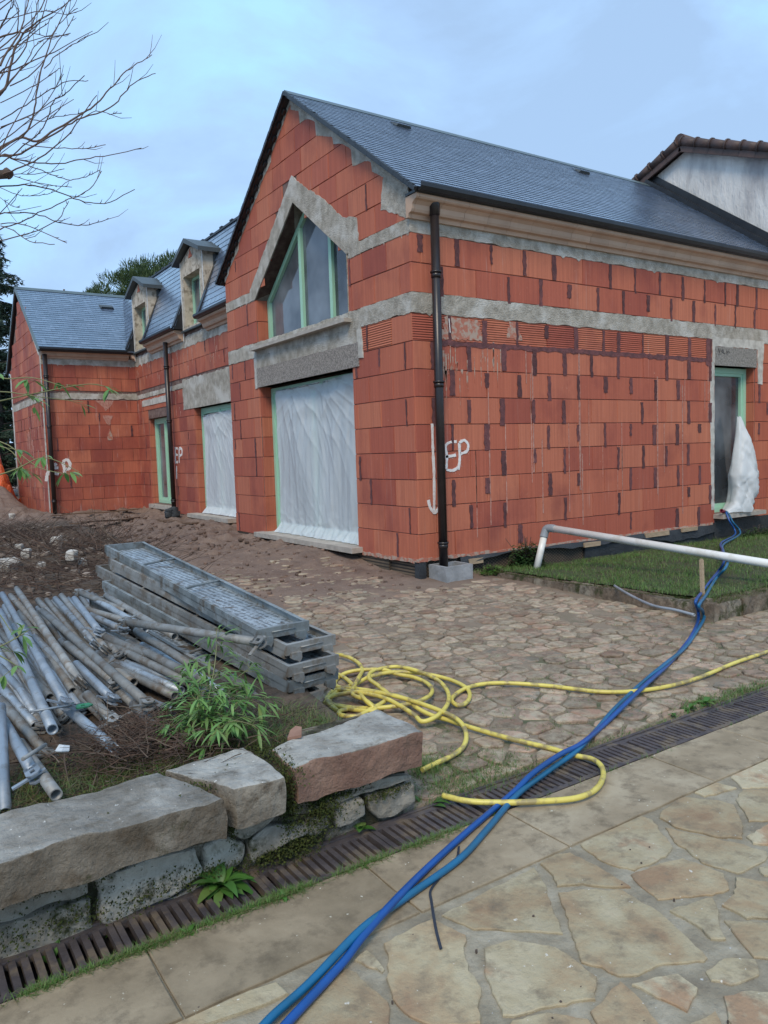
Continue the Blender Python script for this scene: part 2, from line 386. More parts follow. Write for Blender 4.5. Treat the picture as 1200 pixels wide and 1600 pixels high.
M['copgrey'] = stone_mat('coping_grey', [(0, (.15, .135, .11)), (.5, (.28, .265, .235)), (1, (.44, .43, .39))], 5, (.12, .10, .07), .52, (.70, .69, .64), .69, .9, isl=0)
M['copred'] = stone_mat('coping_red', [(0, (.17, .095, .07)), (.5, (.24, .145, .105)), (1, (.33, .215, .16))], 5, (.11, .075, .055), .55, (.42, .36, .32), .72, .9, isl=0)
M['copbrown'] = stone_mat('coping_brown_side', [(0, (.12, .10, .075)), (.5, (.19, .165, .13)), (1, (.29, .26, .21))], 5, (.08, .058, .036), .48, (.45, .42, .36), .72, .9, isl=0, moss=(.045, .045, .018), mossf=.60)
M['rubble'] = stone_mat('wall_rubble', [(0, (.20, .18, .14)), (.5, (.31, .285, .235)), (1, (.42, .39, .33))], 5, (.08, .065, .04), .54, (.42, .4, .36), .78, .8, isl=.22, moss=(.035, .040, .013), mossf=.56)
M['kerb'] = stone_mat('kerb_stone', [(0, (.14, .10, .07)), (.5, (.19, .145, .105)), (1, (.25, .22, .17))], 5, (.06, .045, .03), .46, (.4, .38, .33), .76, .7, isl=.15, moss=(.05, .055, .02), mossf=.56)
M['trough'] = stone_mat('trough_concrete', [(0, (.22, .23, .235)), (.5, (.29, .30, .31)), (1, (.36, .37, .38))], 6, (.2, .19, .18), .6, (.5, .5, .5), .76, .4, isl=0)
M['iron'] = simple('cast_iron', (.052, .044, .047), (.085, .072, .072), 12, .6, bs_=.5, bd=.004, c3=(.14, .11, .08), s3=8)
M['yellow'] = simple('yellow_hose', (.68, .58, .13), (.55, .45, .10), 6, .42, bs_=0, c3=(.30, .24, .10), s3=12)
M['yellow'].node_tree.nodes['Principled BSDF'].inputs['Roughness'].default_value = .4
M['blue'] = simple('blue_hose', (.005, .075, .30), (.006, .06, .22), 5, .35, bs_=0)
M['teal'] = simple('teal_hose', (.006, .125, .27), (.010, .10, .19), 5, .38, bs_=0)
M['pvc'] = simple('white_pvc', (.80, .80, .77), (.74, .73, .69), 4, .35, bs_=0, c3=(.60, .57, .50), s3=3)
M['greypvc'] = simple('grey_pvc', (.30, .33, .36), None, 4, .4, bs_=0)
M['redrub'] = simple('red_coupling', (.20, .02, .04), None, 9, .5, bs_=0)
M['wood'] = simple('old_plank', (.17, .105, .065), (.10, .06, .04), 6, .85, vec=(2, 14, 14), bs_=.4)
M['woodl'] = simple('pale_timber', (.42, .32, .21), (.32, .23, .15), 6, .8, vec=(2, 14, 14))
M['terra'] = simple('terracotta', (.30, .17, .12), (.24, .13, .09), 9, .8)
M['tarp'] = simple('orange_tarp', (.62, .13, .04), (.38, .06, .02), 4, .45, bs_=.5, bd=.03)
M['plaster'] = simple('white_rubble', (.50, .48, .44), (.36, .33, .29), 9, .9, bs_=.6, isl=.2)
M['rub2'] = simple('dirty_rubble', (.28, .23, .19), (.18, .14, .11), 9, .95, bs_=.6, isl=.3)
def leaf_mat(name, cols, rough=.5, sub=.15):
    m, N, L, b = newmat(name); L.new(ramp(N, L, island(N), [(k/(len(cols)-1), c) for k, c in enumerate(cols)]), b.inputs['Base Color'])
    b.inputs['Roughness'].default_value = rough; b.inputs['Specular IOR Level'].default_value = .35
    if sub:
        tr = N.new('ShaderNodeBsdfTranslucent'); ms = N.new('ShaderNodeMixShader'); ms.inputs[0].default_value = sub
        L.new(b.inputs['Base Color'].links[0].from_socket, tr.inputs[0]); L.new(b.outputs[0], ms.inputs[1]); L.new(tr.outputs[0], ms.inputs[2]); L.new(ms.outputs[0], N['Material Output'].inputs[0])
    return m
M['grass'] = leaf_mat('grass_blades', [(.06, .135, .03), (.10, .20, .04), (.08, .165, .035), (.14, .24, .06), (.20, .20, .09)])
M['dgrass'] = leaf_mat('dry_grass', [(.14, .12, .045), (.09, .095, .03), (.20, .17, .08), (.06, .085, .02)])
M['bamboo'] = leaf_mat('bamboo_leaf', [(.09, .20, .05), (.14, .28, .07), (.20, .36, .11), (.11, .22, .06), (.22, .30, .10)], .42, .3)
M['weed'] = leaf_mat('weed_leaf', [(.045, .12, .022), (.075, .19, .03), (.06, .155, .035), (.13, .19, .05)], .45, .2)
M['pine'] = leaf_mat('pine_needles', [(.030, .055, .018), (.055, .095, .03), (.04, .07, .022), (.075, .12, .04)], .6, .1)
M['cedar'] = leaf_mat('cedar_needles', [(.018, .035, .022), (.03, .055, .033), (.045, .075, .045)], .6, .05)
M['shrub'] = leaf_mat('shrub_leaf', [(.02, .05, .015), (.04, .085, .025), (.03, .065, .02)], .5, .1)
M['bark'] = simple('bark', (.10, .075, .06), (.06, .045, .038), 14, .9, vec=(1, 1, .3), bs_=.6)
M['twig'] = leaf_mat('twig_bark', [(.10, .065, .05), (.14, .095, .075), (.075, .05, .04)], .8, 0)
M['deadtw'] = leaf_mat('dead_twigs', [(.065, .038, .028), (.11, .07, .05), (.045, .028, .022), (.15, .115, .085)], .9, 0)
M['cutwood'] = simple('cut_wood', (.13, .10, .08), (.09, .065, .05), 6, .9)
M['moss'] = leaf_mat('moss', [(.022, .032, .007), (.04, .055, .010), (.065, .08, .014), (.028, .028, .010)], .9, .05)
M['cane'] = leaf_mat('bamboo_cane', [(.16, .17, .07), (.22, .22, .10), (.12, .15, .05)], .5, 0)
# ------------------------------------------------------------------ ground
def xbed(y): return -3.06 + .11*(y+3.8) if y < 2 else -2.42 + .10*(y-2)
def bedmask(x, y):
    if y < -4.0: return 0
    t = xbed(y); return (1-ss(t-.12, t+.18, x))*(1-ss(8, 12, y))
def court(x, y):
    if y < -4.1: return 0.0
    if y < 0: return .10*(y+4.1)/4.1
    if y < 5: return lerp(.10, .265, ss(.1, 2.2, y)) - .02*ss(2.5, 5, y)
    if y < 13: return lerp(.245, .30, (y-5)/8)
    return .30
def bedz(x, y):
    if y < 0: return lerp(.27, .38, (y+3.85)/3.85)
    if y < 3: return lerp(.38, .46, y/3)
    return lerp(.46, .34, min(1, (y-3)/7))
def mud(x, y): return ss(-2.4, .6, y + .25*nse(x*1.3, y*1.3, 3))
LX0, LY0 = .82, -2.93                      # lawn corner
def zG(x, y):
    b = bedmask(x, y); z = lerp(court(x, y), bedz(x, y), b)
    m = mud(x, y)
    rough = .006 + .012*m + .02*b + (.075*ss(.5, 4, y)*(1-b)*(1-ss(14, 20, y)))
    z += rough*(nse(x*2.1, y*2.1, 1)+.6*nse(x*6, y*6, 5)+.35*nse(x*15, y*15, 9)) + .016*m*(1-b)
    if b > 0 and y > -.5: z += .10*b*ss(-.5, 1.5, y)*(1-ss(5, 9, y))*(.6+nse(x*1.7, y*1.7, 8))
    z += .78*ss(11.5, 17.5, y)*(1-ss(-2.15, -1.55, x))
    return z
def gz(px, py, off=0):                     # pixel -> point on the ground
    z = .05
    for _ in range(12):
        p = onz(px, py, z+off); z = zG(p.x, p.y) if p.y > -4.36 else 0.0
    return onz(px, py, z+off)
def axis(segs):
    out = []
    for a, b, s in segs:
        n = max(1, int(round((b-a)/s))); out += [a+(b-a)*i/n for i in range(n)]
    out.append(segs[-1][1]); return out
gx = axis([(-400, -60, 60), (-60, -15, 5), (-15, -6, .6), (-6, -4.8, .1), (-4.8, 1.2, .035), (1.2, 5, .15), (5, 12, .7), (12, 60, 6), (60, 400, 60)])
gy = axis([(-300, -30, 45), (-30, -8, 4), (-8, -4.5, .7), (-4.5, -4.38, .12), (-4.38, -4.35, .03), (-4.35, -4.14, .21), (-4.14, -4.11, .03), (-4.11, -1, .035), (-1, 6, .055), (6, 13, .1), (13, 22, .5), (22, 60, 5), (60, 400, 40)])
vs = []; zone = []
for y in gy:
    for x in gx:
        z = zG(x, y) if y > -4.12 else (-.16 if y > -4.37 else -.10)
        if x > 12: z = min(z, .2)
        if LX0+.05 < x < 40 and LY0+.05 < y < 13: z = min(z, .02)
        vs.append((x, y, z)); m = mud(x, y); b = bedmask(x, y)
        zone.append((m, b, ss(-2.2, -3.8, y) if False else 1-ss(-3.6, -1.2, y), 1))
nx_ = len(gx); fs = [(j*nx_+i, j*nx_+i+1, (j+1)*nx_+i+1, (j+1)*nx_+i) for j in range(len(gy)-1) for i in range(nx_-1)]
me = bpy.data.meshes.new('ground'); me.from_pydata(vs, [], fs)
ca = me.color_attributes.new('Zone', 'FLOAT_COLOR', 'POINT'); ca.data.foreach_set('color', [c for q in zone for c in q])
me.polygons.foreach_set('use_smooth', [True]*len(fs)); me.update()
m, N, L, b = newmat('soil'); at = N.new('ShaderNodeAttribute'); at.attribute_name = 'Zone'; sp = N.new('ShaderNodeSeparateColor'); L.new(at.outputs['Color'], sp.inputs[0])
base = mixc(N, L, noisef(N, L, 7, 7, .65, (1, 1, 1), .3, .7), (.20, .155, .11), (.27, .215, .155))
mdc = mixc(N, L, noisef(N, L, 3.5, 8, .65, (1, 1, 1), .35, .65), (.225, .155, .115), (.135, .088, .066))
mdc = mixc(N, L, noisef(N, L, 22, 5, .7, (1, 1, 1), .58, .66), mdc, (.27, .20, .16))
ms = mixc(N, L, noisef(N, L, 5, 7, .7, (1, 1, 1), .5, .62), base, (.085, .095, .045))
ms = mixc(N, L, sp.outputs[2], base, ms)
col = mixc(N, L, sp.outputs[0], ms, mdc)
bed = mixc(N, L, noisef(N, L, 12, 7, .7, (1, 1, 1), .4, .6), (.055, .042, .03), (.12, .085, .06))
col = mixc(N, L, sp.outputs[1], col, bed); L.new(col, b.inputs['Base Color']); b.inputs['Roughness'].default_value = .85
p_ = bump(N, L, b, noisef(N, L, 9, 8, .7, (1, 1, 1), .2, .8), .6, .03); bump(N, L, b, noisef(N, L, 60, 4, .7, (1, 1, 1), .2, .8), .5, .006, p_)
me.materials.append(m); g = bpy.data.objects.new('ground', me); sc.collection.objects.link(g); structure(g)

# setts of the yard
mb = MB(); seeds = []; s = .150
for j in range(int(6.8/s)):
    for i in range(int(4.2/s)+20):
        seeds.append((-3.45+(i+.5*(j % 2))*s*1.22+U(-.045, .045)+.04*math.sin(j*1.7), -4.16+(j+.5)*s*.94+U(-.022, .022)+.03*math.sin(i*.35)))
for sd_, c in zip(seeds, voronoi(seeds, .34)):
    x, y = sd_
    if x < xbed(y)+.02 or x > 3.6: continue
    if x > LX0-.12 and y > LY0-.05: continue
    if y > -.45 and x > -.35: continue
    if y > 1.6+.5*nse(x*2, y*2): continue
    c = [(p[0], max(-4.11, p[1])) for p in c]; c = inset(c, U(.006, .017))
    if len(c) < 3 or random.random() < .04: continue
    c = [(p[0]+U(-.005, .005), p[1]+U(-.005, .005)) for p in chaikin(c, 1, .15)]
    mm = mud(x, y); h = .009 + U(-.007, .004) - .016*ss(.45, 1.1, mm+.5*nse(x*1.1, y*1.1, 4))*.9
    stone_slab(mb, c, lambda a, b_: court(a, b_)+.001+.012*mud(a, b_)+.006*nse(a*1.5, b_*1.5, 2), max(.001, h+.002), U(.004, .007), dome=.001, tilt=.018)
structure(mb.build('yard_paving', M['sett']))

# patio: joint bed, strip of slabs, crazy paving
mb = MB(); mb.box((-30, -30, -.12), (30, -4.372, -.004)); structure(mb.build('patio', M['joint']))
mb = MB(); sl = MB()
def fp(x, y): o = onz(x, y, .004); return (o.x, o.y)
z2 = lambda q: [fp(800+a/3, 1100+b_/3) for a, b_ in q]
YJ = -4.728
print('joint', [tuple(round(c, 2) for c in fp(*q)) for q in ((837, 1348), (890, 1323), (1067, 1238), (1200, 1177), (320, 1600), (400, 1563), (241, 1497), (290, 1600), (683, 1428), (1003, 1178), (1110, 1217), (1107, 1133), (1200, 1163), (807, 1277), (890, 1322))])
stones = [z2(q) for q in [
 [(320,655),(450,590),(600,520),(660,540),(710,610),(755,665),(720,710),(575,775),(470,750),(400,720)],
 [(557,795),(720,735),(800,718),(990,790),(1020,865),(940,890),(685,912),(610,855)],
 [(215,880),(330,865),(520,870),(700,980),(810,1080),(920,1185),(900,1200),(680,1220),(600,1265),(500,1270),(420,1230),(325,1205),(280,1090),(250,980)],
 [(130,745),(200,706),(270,695),(400,760),(470,800),(555,855),(440,855),(330,840),(215,850),(190,800)],
 [(700,500),(800,435),(960,450),(1040,470),(1080,560),(1078,625),(960,620),(770,575),(690,530)],
 [(720,575),(860,610),(1060,650),(1195,690),(1190,725),(1060,790),(890,740),(830,690),(760,640)],
 [(1050,445),(1080,400),(1200,398),(1380,400),(1400,540),(1110,545),(1090,500)],
 [(1010,325),(1100,284),(1200,240),(1400,140),(1420,370),(1300,385),(1080,390),(1040,350)],
 [(840,405),(950,365),(1050,390),(960,420),(900,430)],
 [(735,965),(940,905),(965,960),(970,1040),(1005,1100),(930,1095),(860,1030)],
 [(985,940),(1040,890),(1050,810),(1120,820),(1300,850),(1320,1000),(1100,1000)],
 [(995,1010),(1080,1015),(1300,1020),(1320,1200),(1130,1180),(1060,1100)],
 [(910,1250),(990,1190),(1140,1190),(1160,1265),(1020,1310),(930,1290)],
 [(990,1360),(1120,1340),(1300,1340),(1320,1600),(1080,1640),(1010,1440)],
 [(560,1310),(780,1260),(870,1325),(820,1435),(680,1370)],
 [(370,1440),(510,1295),(580,1360),(700,1520),(640,1640),(450,1600)],
 [(820,1510),(955,1435),(1010,1560),(900,1680)],
 [(1100,620),(1200,560),(1400,560),(1400,680),(1130,650)],
 [(1155,765),(1280,740),(1400,760),(1380,815),(1180,800)],
 [(0,1485),(160,1445),(360,1475),(400,1530),(350,1600),(100,1640),(-60,1560)]]]
stones += [[fp(a, b_) for a, b_ in q] for q in [
 [(690,1429),(760,1392),(835,1355),(853,1383),(863,1420),(880,1458),(833,1453),(740,1450),(725,1443)],
 [(757,1480),(800,1468),(870,1480),(905,1505),(932,1525),(930,1560),(870,1570),(820,1582),(785,1586),(770,1550),(757,1515)],
 [(600,1473),(643,1450),(676,1435),(728,1460),(725,1487),(733,1517),(753,1543),(747,1573),(750,1597),(680,1604),(640,1587),(613,1560),(603,1527),(607,1500)],
 [(572,1483),(586,1494),(601,1513),(597,1517),(555,1498)],
 [(538,1510),(557,1517),(580,1543),(607,1563),(610,1630),(470,1650),(440,1610),(480,1550)]]]
for q in stones:
    o = []
    for i in range(len(q)):                       # rough broken edges
        a, b_ = q[i], q[(i+1) % len(q)]; ln = math.hypot(b_[0]-a[0], b_[1]-a[1]); k = max(1, int(ln/.022))
        for t in range(k):
            t /= k; j = .0045 if t else .002; o.append((a[0]+(b_[0]-a[0])*t+U(-j, j), min(YJ-.004, a[1]+(b_[1]-a[1])*t+U(-j, j))))
    stone_slab(mb, o, lambda a, b_: -.006, .0085+U(0, .003), .003, tilt=.004)
cen = [(sum(p[0] for p in q)/len(q), sum(p[1] for p in q)/len(q), max(math.hypot(p[0]-q[0][0], p[1]-q[0][1]) for p in q)) for q in stones]
sd2 = [(x*.52+U(-.15, .15)-9, -4.6-y*.45+U(-.13, .13)) for x in range(36) for y in range(24)]
def proj(p):
    q = R.transposed() @ (Vector(p)-CAM); return (600+F*q.x/-q.z, 800-F*q.y/-q.z) if q.z < -.2 else (9e9, 9e9)
for c in voronoi(sd2, .9):
    c = inset(c, .022)
    if len(c) < 3: continue
    c = clip_half(c, 0, 1, YJ-.01)
    if len(c) < 3: continue
    if any(-10 < u < 1290 and 0 < v < 1625 and u > 430-(v-1600)*.9 - 0 for u, v in (proj((p[0], p[1], 0)) for p in c)): continue
    stone_slab(mb, chaikin(c, 1, .15), lambda a, b_: -.006, .012, .004, tilt=.002)
structure(mb.build('crazy_paving', M['flag']))
xs = [-9, -8, -7, -6.05, -5.2, -4.262, -3.47, -2.782, -1.857, -1.278, -.35, .6, 1.5, 2.5, 3.5, 4.5, 5.5, 6.5, 8]
xs = sorted(xs)
for a, b_ in zip(xs, xs[1:]):
    c = [(a+.004, YJ+.004), (b_-.004, YJ+.004), (b_-.004, -4.376), (a+.004, -4.376)]
    stone_slab(sl, ragged(c, .12, .003), lambda u, v: -.006, .012, .003, tilt=.0015)
structure(sl.build('paving_slabs', M['slab']))
# small broken chips in the paving joint bed
mb = MB()
for _ in range(90):
    x, y = U(-4.4, 1), U(-6.6, -4.4); r = U(.0015, .004)
    c = [(x+r*U(.6, 1.3)*math.cos(k), y+r*U(.6, 1.3)*math.sin(k)) for k in (0, 1.3, 2.5, 3.8, 5.1)]
    stone_slab(mb, c, lambda a, b_: .004, r*1.2, r*.4)
o = mb.build('gravel_crumbs', M['bark']); tag(o, 'dark crumbs of soil scattered over the stone patio', 'crumbs', None, 'stuff')

# ------------------------------------------------------------------ house
HB = .30; E1, E2 = (2.97, 3.18), (3.80, 3.94)
XR, YI, XW, YW2 = .65, 12.6, -1.50, 17.3
RZ, RY, RS = 6.20, 2.55, .725                     # main ridge height, position, slope
def rakez(y): return RZ - abs(y-RY)*RS
house = thing('unfinished_house', 'long unrendered red hollow-brick house with slate roofs and two dormers', 'house', (0, 0, .30))
def bricks(mb, u0, u1, rows, holes, fn, clip=None, smear=.3, L_=.5, ribbed=None, phase=0, sw=.05, th=.012, rake=None):
    for r, (a, b_) in enumerate(rows):
        off = (r % 2)*.25 + phase + U(-.01, .01); u = u0 - off
        while u < u1:
            ln = L_ + U(-.006, .006)
            if random.random() < .025: ln *= U(.4, .6)
            x0, x1 = max(u, u0), min(u+ln, u1); u += ln
            if x1-x0 < .03: continue
            segs = [(x0, x1)]
            for h in holes:
                if h[2] < b_-.02 and h[3] > a+.02:
                    ns = []
                    for p, q in segs:
                        if h[0] > p: ns.append((p, min(q, h[0])))
                        if h[1] < q: ns.append((max(p, h[1]), q))
                    segs = [q for q in ns if q[1]-q[0] > .02]
            for p, q in segs:
                if clip and not clip(p, q, a, b_): continue
                if rake and rake(p, q, b_):
                    pl = [(p+.002, a+.002), (q-.002, a+.002), (q-.002, b_-.002), (p+.002, b_-.002)]
                    for (nx, ny, c_) in RAKE:
                        pl = clip_half(pl, nx, ny, c_)
                        if len(pl) < 3: break
                    if len(pl) >= 3: mb.prism(pl, fn, 0, th+U(-.002, .002), 0, back=False)
                    continue
                d = th + U(-.002, .002); g_ = .0025; bv = .004
                m_ = 2 if (ribbed and ribbed(p, q, a, b_)) else 0
                j = U(-.002, .002); tl = U(-.0018, .0018)
                o = [fn(p+g_, a+g_, 0), fn(q-g_, a+g_, 0), fn(q-g_, b_-g_, 0), fn(p+g_, b_-g_, 0)]
                i_ = [fn(p+g_+bv, a+g_+bv+j, d+tl), fn(q-g_-bv, a+g_+bv-j, d-tl), fn(q-g_-bv, b_-g_-bv-j, d-tl), fn(p+g_+bv, b_-g_-bv+j, d+tl)]
                mb.add(o+i_, [(0, 1, 5, 4), (1, 2, 6, 5), (2, 3, 7, 6), (3, 0, 4, 7), (4, 5, 6, 7)], m_)
                if q == x1 and q < u1-.02 and not any(h[0]-.06 < q < h[1]+.06 and -.1 < a-h[3] < .36 for h in holes) and random.random() < (smear(r) if callable(smear) else smear):
                    w_ = U(.5, 1.25)*sw; c = U(-.008, .008); n = 7; lo = a-U(-.02, .03); hi = b_-U(0, .03)
                    if random.random() < .2: lo = lerp(a, b_, U(.2, .5))
                    lf = [(q+c-w_/2+U(-.009, .009), lerp(lo, hi, k/n)) for k in range(n+1)]
                    rt = [(q+c+w_/2+U(-.009, .009), lerp(lo, hi, k/n)) for k in range(n+1)][::-1]
                    mb.prism(lf+rt, fn, d-.004, d+.0065, 1, back=False)
def rows_of(z0, z1, n): return [(lerp(z0, z1, k/n), lerp(z0, z1, (k+1)/n)) for k in range(n)]
LOW, MID = rows_of(HB, E1[0], 9), rows_of(E1[1], E2[0], 2)
def band(mb, u0, u1, z, fn, m=0, jit=.011, d=.017):
    a = [(u0, z[0])] + [(lerp(u0, u1, k/160), z[0]+U(-jit, jit)*.4+jit*1.6*nse(lerp(u0, u1, k/160)*5, z[0], 3)-(.03 if random.random() < .02 else 0)) for k in range(1, 160)] + [(u1, z[0])]
    c = [(u1, z[1])] + [(lerp(u1, u0, k/160), z[1]+U(-jit, jit)*.4+jit*1.4*nse(lerp(u1, u0, k/160)*4, z[1], 6)) for k in range(1, 160)] + [(u0, z[1])]
    mb.prism(a+c, fn, 0, d, m, back=False)
BMD = [M['brickd'], M['smear'], M['brickh'], M['salt'], M['limesp']]
BM = [M['brick'], M['smear'], M['brickh'], M['salt'], M['limesp']]
# --- gable wall, plane x = 0, u = y
fG = lambda u, v, d: (-d, u, v)
PENT = [(1.28, 3.10), (3.92, 3.10), (3.92, 3.80), (2.60, 4.83), (1.28, 3.86)]
DOOR = (1.24, 3.92, .36, 2.52)
core = MB()
def rect(a, b_, c, d): return [(a, c), (b_, c), (b_, d), (a, d)]
fC = lambda u, v, d: (.30-d, u, v)
outl = [(.0, HB), (5.03, HB), (5.03, rakez(5.03)-.05), (RY, RZ-.06), (0, rakez(0)-.05)]
core.prism(outl, fC, 0, .30, 0, holes=[rect(*DOOR), PENT])
# --- right wall, plane y = 0, u = x
core.cut()
fC = lambda u, v, d: (u, .30-d, v)
RD = (5.36, 6.40, .44, 2.60); XE = 7.28
core.prism(rect(.30, XE, HB, 4.05), fC, 0, .30, 0, holes=[rect(*RD)])
# --- recessed wall, plane x = XR
core.cut()
fC = lambda u, v, d: (XR+.30-d, u, v)
W2 = (6.55, 8.55, .38, 2.52); D3 = (10.15, 11.7, .46, 2.47)
core.prism(rect(4.8, YI, HB, 4.1), fC, 0, .30, 0, holes=[rect(*W2), rect(*D3)])
# --- wing
core.cut()
fC = lambda u, v, d: (u, YI+.30-d, v)
core.prism(rect(XW, XR, HB, 4.0), fC, 0, .30, 0)
fC = lambda u, v, d: (XW+.30-d, u, v)
core.prism([(YI+.3, HB), (YW2, HB), (YW2, 4.0), (14.95, 5.86), (YI+.3, 4.1), (YI, 3.95), (YI, HB)][0:0] or [(YI+.3, HB), (YW2, HB), (YW2, 4.02), (14.95, 5.84), (YI+.3, 4.28)], fC, 0, .30, 0)
core.cut(); core.box((-1.2, YW2-.3, HB), (9, YW2, 4)); core.cut(); core.box((XE-.0, -.0, 2), (XE+.02, 5.0, 4))
core.cut(); core.box((.3, 5.0-.27, HB), (XE, 5.0, 4.1))
core.parts('wall_core', M['mortar'], house)
# dark interior floor, so the openings look into a room
mb = MB(); mb.box((.32, .32, .28), (7.2, 4.7, .33)); mb.box((.97, 4.9, .28), (7.2, 17.0, .33)); mb.box((.32, .32, 2.75), (7.2, 4.7, 2.95)); mb.box((.97, 5.05, 2.75), (7.2, 17.0, 2.95))
mb.cut(); mb.box((3.2, .32, .33), (3.3, 4.7, 2.75)); mb.box((3.4, 5.05, .33), (3.5, 17, 5.7)); mb.box((3.2, 1.0, 2.95), (3.3, 4.1, 4.8)); mb.parts('floor_slab', M['conc'], house)
# brick skins
RAKE = [(RS, 1, RZ+RS*RY-.075), (-RS, 1, RZ-RS*RY-.075)]
def clipG(p, q, a, b_):
    if a < E2[1]-.02:
        return True
    uo = max(abs(p-RY), abs(q-RY)); right = (p+q)/2 < RY
    lim = RZ - uo*RS
    if right: return b_ < lim - .05 and b_ < RZ-.35
    return b_-.12 < lim-.03
gb = MB(); HG = [DOOR, (1.28, 3.92, 3.1, 3.84)]
def ribG(p, q, a, b_): return abs(a-LOW[8][0]) < .01 and .62 < (p+q)/2 < 1.3
bricks(gb, 0.0, 5.03, LOW, HG, fG, None, .35, sw=.035, ribbed=ribG, phase=.1)
bricks(gb, 0.0, 5.03, MID, HG, fG, None, .10, sw=.03, phase=.3)
bricks(gb, 0.0, 5.03, rows_of(E2[1], E2[1]+.30*8, 8), [], fG, lambda p, q, a, b_: not (abs((p+q)/2-2.6) < 1.38*(5.07-(a+b_)/2)/1.15+.0 and (a+b_)/2 < 5.05), .08, sw=.03, phase=.2, L_=.42, rake=lambda p, q, b_: b_ > min(rakez(p), rakez(q))-.08)
# long streaks of lime and the cut blocks of the left rake
fixn(gb.build('gable_brickwork', BM, house))
rb = MB(); fR = lambda u, v, d: (u, -d, v)
def ribR(p, q, a, b_): return abs(a-LOW[8][0]) < .01 and (p+q)/2 < 5.36 and random.random() < .86
bricks(rb, -.012, XE, LOW, [RD], fR, None, lambda r: .4 if r < 2 else (.6 if r < 4 else .93), sw=.062, ribbed=ribR)
bricks(rb, -.012, XE, MID, [], fR, None, .88, sw=.058, phase=.12)
# purple mortar line under the ribbed course
n = 90; z0 = LOW[8][0]
rb.prism([(lerp(.35, 5.25, k/n), z0-.035+U(-.014, .012)) for k in range(n+1)] + [(lerp(5.25, .35, k/n), z0+.018+U(-.012, .014)) for k in range(n+1)], fR, .008, .0175, 1, back=False)
rb.prism(ragged([(5.14, 2.60), (5.27, 2.56), (5.27, 2.96), (5.16, 2.97)], .04, .012), fR, .008, .018, 1, back=False)
for (px, z0, z1, w_) in ((1.02, .62, 2.68, .016), (1.72, 1.2, 2.6, .02), (2.52, .95, 2.66, .03), (4.05, .8, 2.4, .022), (4.6, .5, 2.3, .02), (1.86, .7, 1.6, .015), (2.56, .5, 1.4, .014)):
    n = 26; lf = [(px-w_/2+U(-.003, .003), lerp(z0, z1, k/n)) for k in range(n+1)]; rt = [(px+w_/2+U(-.003, .003), lerp(z1, z0, k/n)) for k in range(n+1)]
    rb.prism(lf+rt, fR, .008, .0163, 3, back=False)
for _ in range(16):
    u = U(.5, 5.2); z1 = random.choice([q_[1] for q_ in LOW[3:8]]); z0 = z1-U(.3, 1.1); w_ = U(.003, .008); n = 14
    rb.prism([(u-w_*U(.6, 1.2), lerp(z0, z1, k/n)) for k in range(n+1)]+[(u+w_*U(.6, 1.2), lerp(z1, z0, k/n)) for k in range(n+1)], fR, .008, .0160, 3, back=False)
for _ in range(30):                                # cement splashes below the band near the corner
    u = .35+.9*U(0, 1)**1.6; z1 = 2.74-U(0, .45); z0 = z1-U(.03, .4); w_ = U(.004, .02)
    rb.prism([(u-w_, z1), (u-w_*.6, (z0+z1)/2), (u, z0), (u+w_*.7, (z0+z1)/2), (u+w_, z1)], fR, .008, .0165, 4, back=False)
rb.prism(ragged([(1.33, 2.76), (1.55, 2.76), (1.5, 2.95), (1.36, 2.95)], .04, .015), fR, .008, .018, 4, back=False)
rb.prism(ragged([(.36, 2.70), (.95, 2.72), (.9, 2.93), (.42, 2.95)], .03, .02), fR, .008, .0166, 4, back=False)
fixn(rb.build('side_brickwork', BM, house))
cb = MB(); fX = lambda u, v, d: (XR-d, u, v)
bricks(cb, 5.0, YI, LOW, [W2, D3], fX, None, .3, sw=.03); bricks(cb, 5.0, YI, MID, [], fX, None, .2, sw=.03, phase=.2)
for _ in range(120):
    u = U(5.2, 12.5); z1 = U(3.3, 3.85) if random.random() < .6 else U(2.5, 3.0); z0 = z1-U(.05, .45); w_ = U(.008, .03)
    if z0 < 3.2 and (5.3 < u < 9.2 or 10.0 < u < 12.1): continue
    cb.prism([(u-w_, z1), (u-w_*.5, (z0+z1)/2), (u, z0), (u+w_*.6, (z0+z1)/2), (u+w_, z1)], fX, .008, .0165, 3, back=False)
fixn(cb.build('recessed_brickwork', BMD, house))
wb = MB(); fY = lambda u, v, d: (u, YI-d, v)
bricks(wb, XW-.012, XR, LOW, [], fY, None, .22, sw=.04); bricks(wb, XW-.012, XR, MID, [], fY, None, .1, sw=.03)
fE = lambda u, v, d: (XW-d, u, v)
wb.cut(); bricks(wb, YI, YW2, LOW, [], fE, None, .2, sw=.03); bricks(wb, YI, YW2, MID, [], fE, None, .1, sw=.03)
bricks(wb, YI, YW2, rows_of(E2[0], E2[0]+.31*7, 7), [], fE, lambda p, q, a, b_: b_-.2 < 5.9-.79*max(abs(p-14.95), abs(q-14.95)), 0)
for _ in range(30):
    u = U(YI+.1, YI+2.5); z1 = U(.9, 3.0); z0 = z1-U(.2, .8); w_ = U(.02, .06)
    wb.prism(ragged([(u-w_, z1), (u, z0), (u+w_, z1)], .1, .01), fE, .008, .0165, 3, back=False)
wb.cut(); wb.prism(ragged([(-.12, 2.0), (.02, 2.0), (0, 2.15), (-.05, 2.28), (-.1, 2.12)], .04, .01), fY, .008, .018, 4, back=False)
wb.cut()
for q in ([(-.35, 2.96), (.1, 2.96), (-.02, 2.78), (-.12, 2.72), (-.2, 2.84)], [(-1.3, 3.18), (-1.2, 3.3), (-1.25, 3.2)], [(-.2, 2.6), (.05, 2.6), (-.05, 2.35), (-.12, 2.4)]):
    wb.prism(ragged(q, .05, .012), fY, .008, .018, 3, back=False); wb.cut()
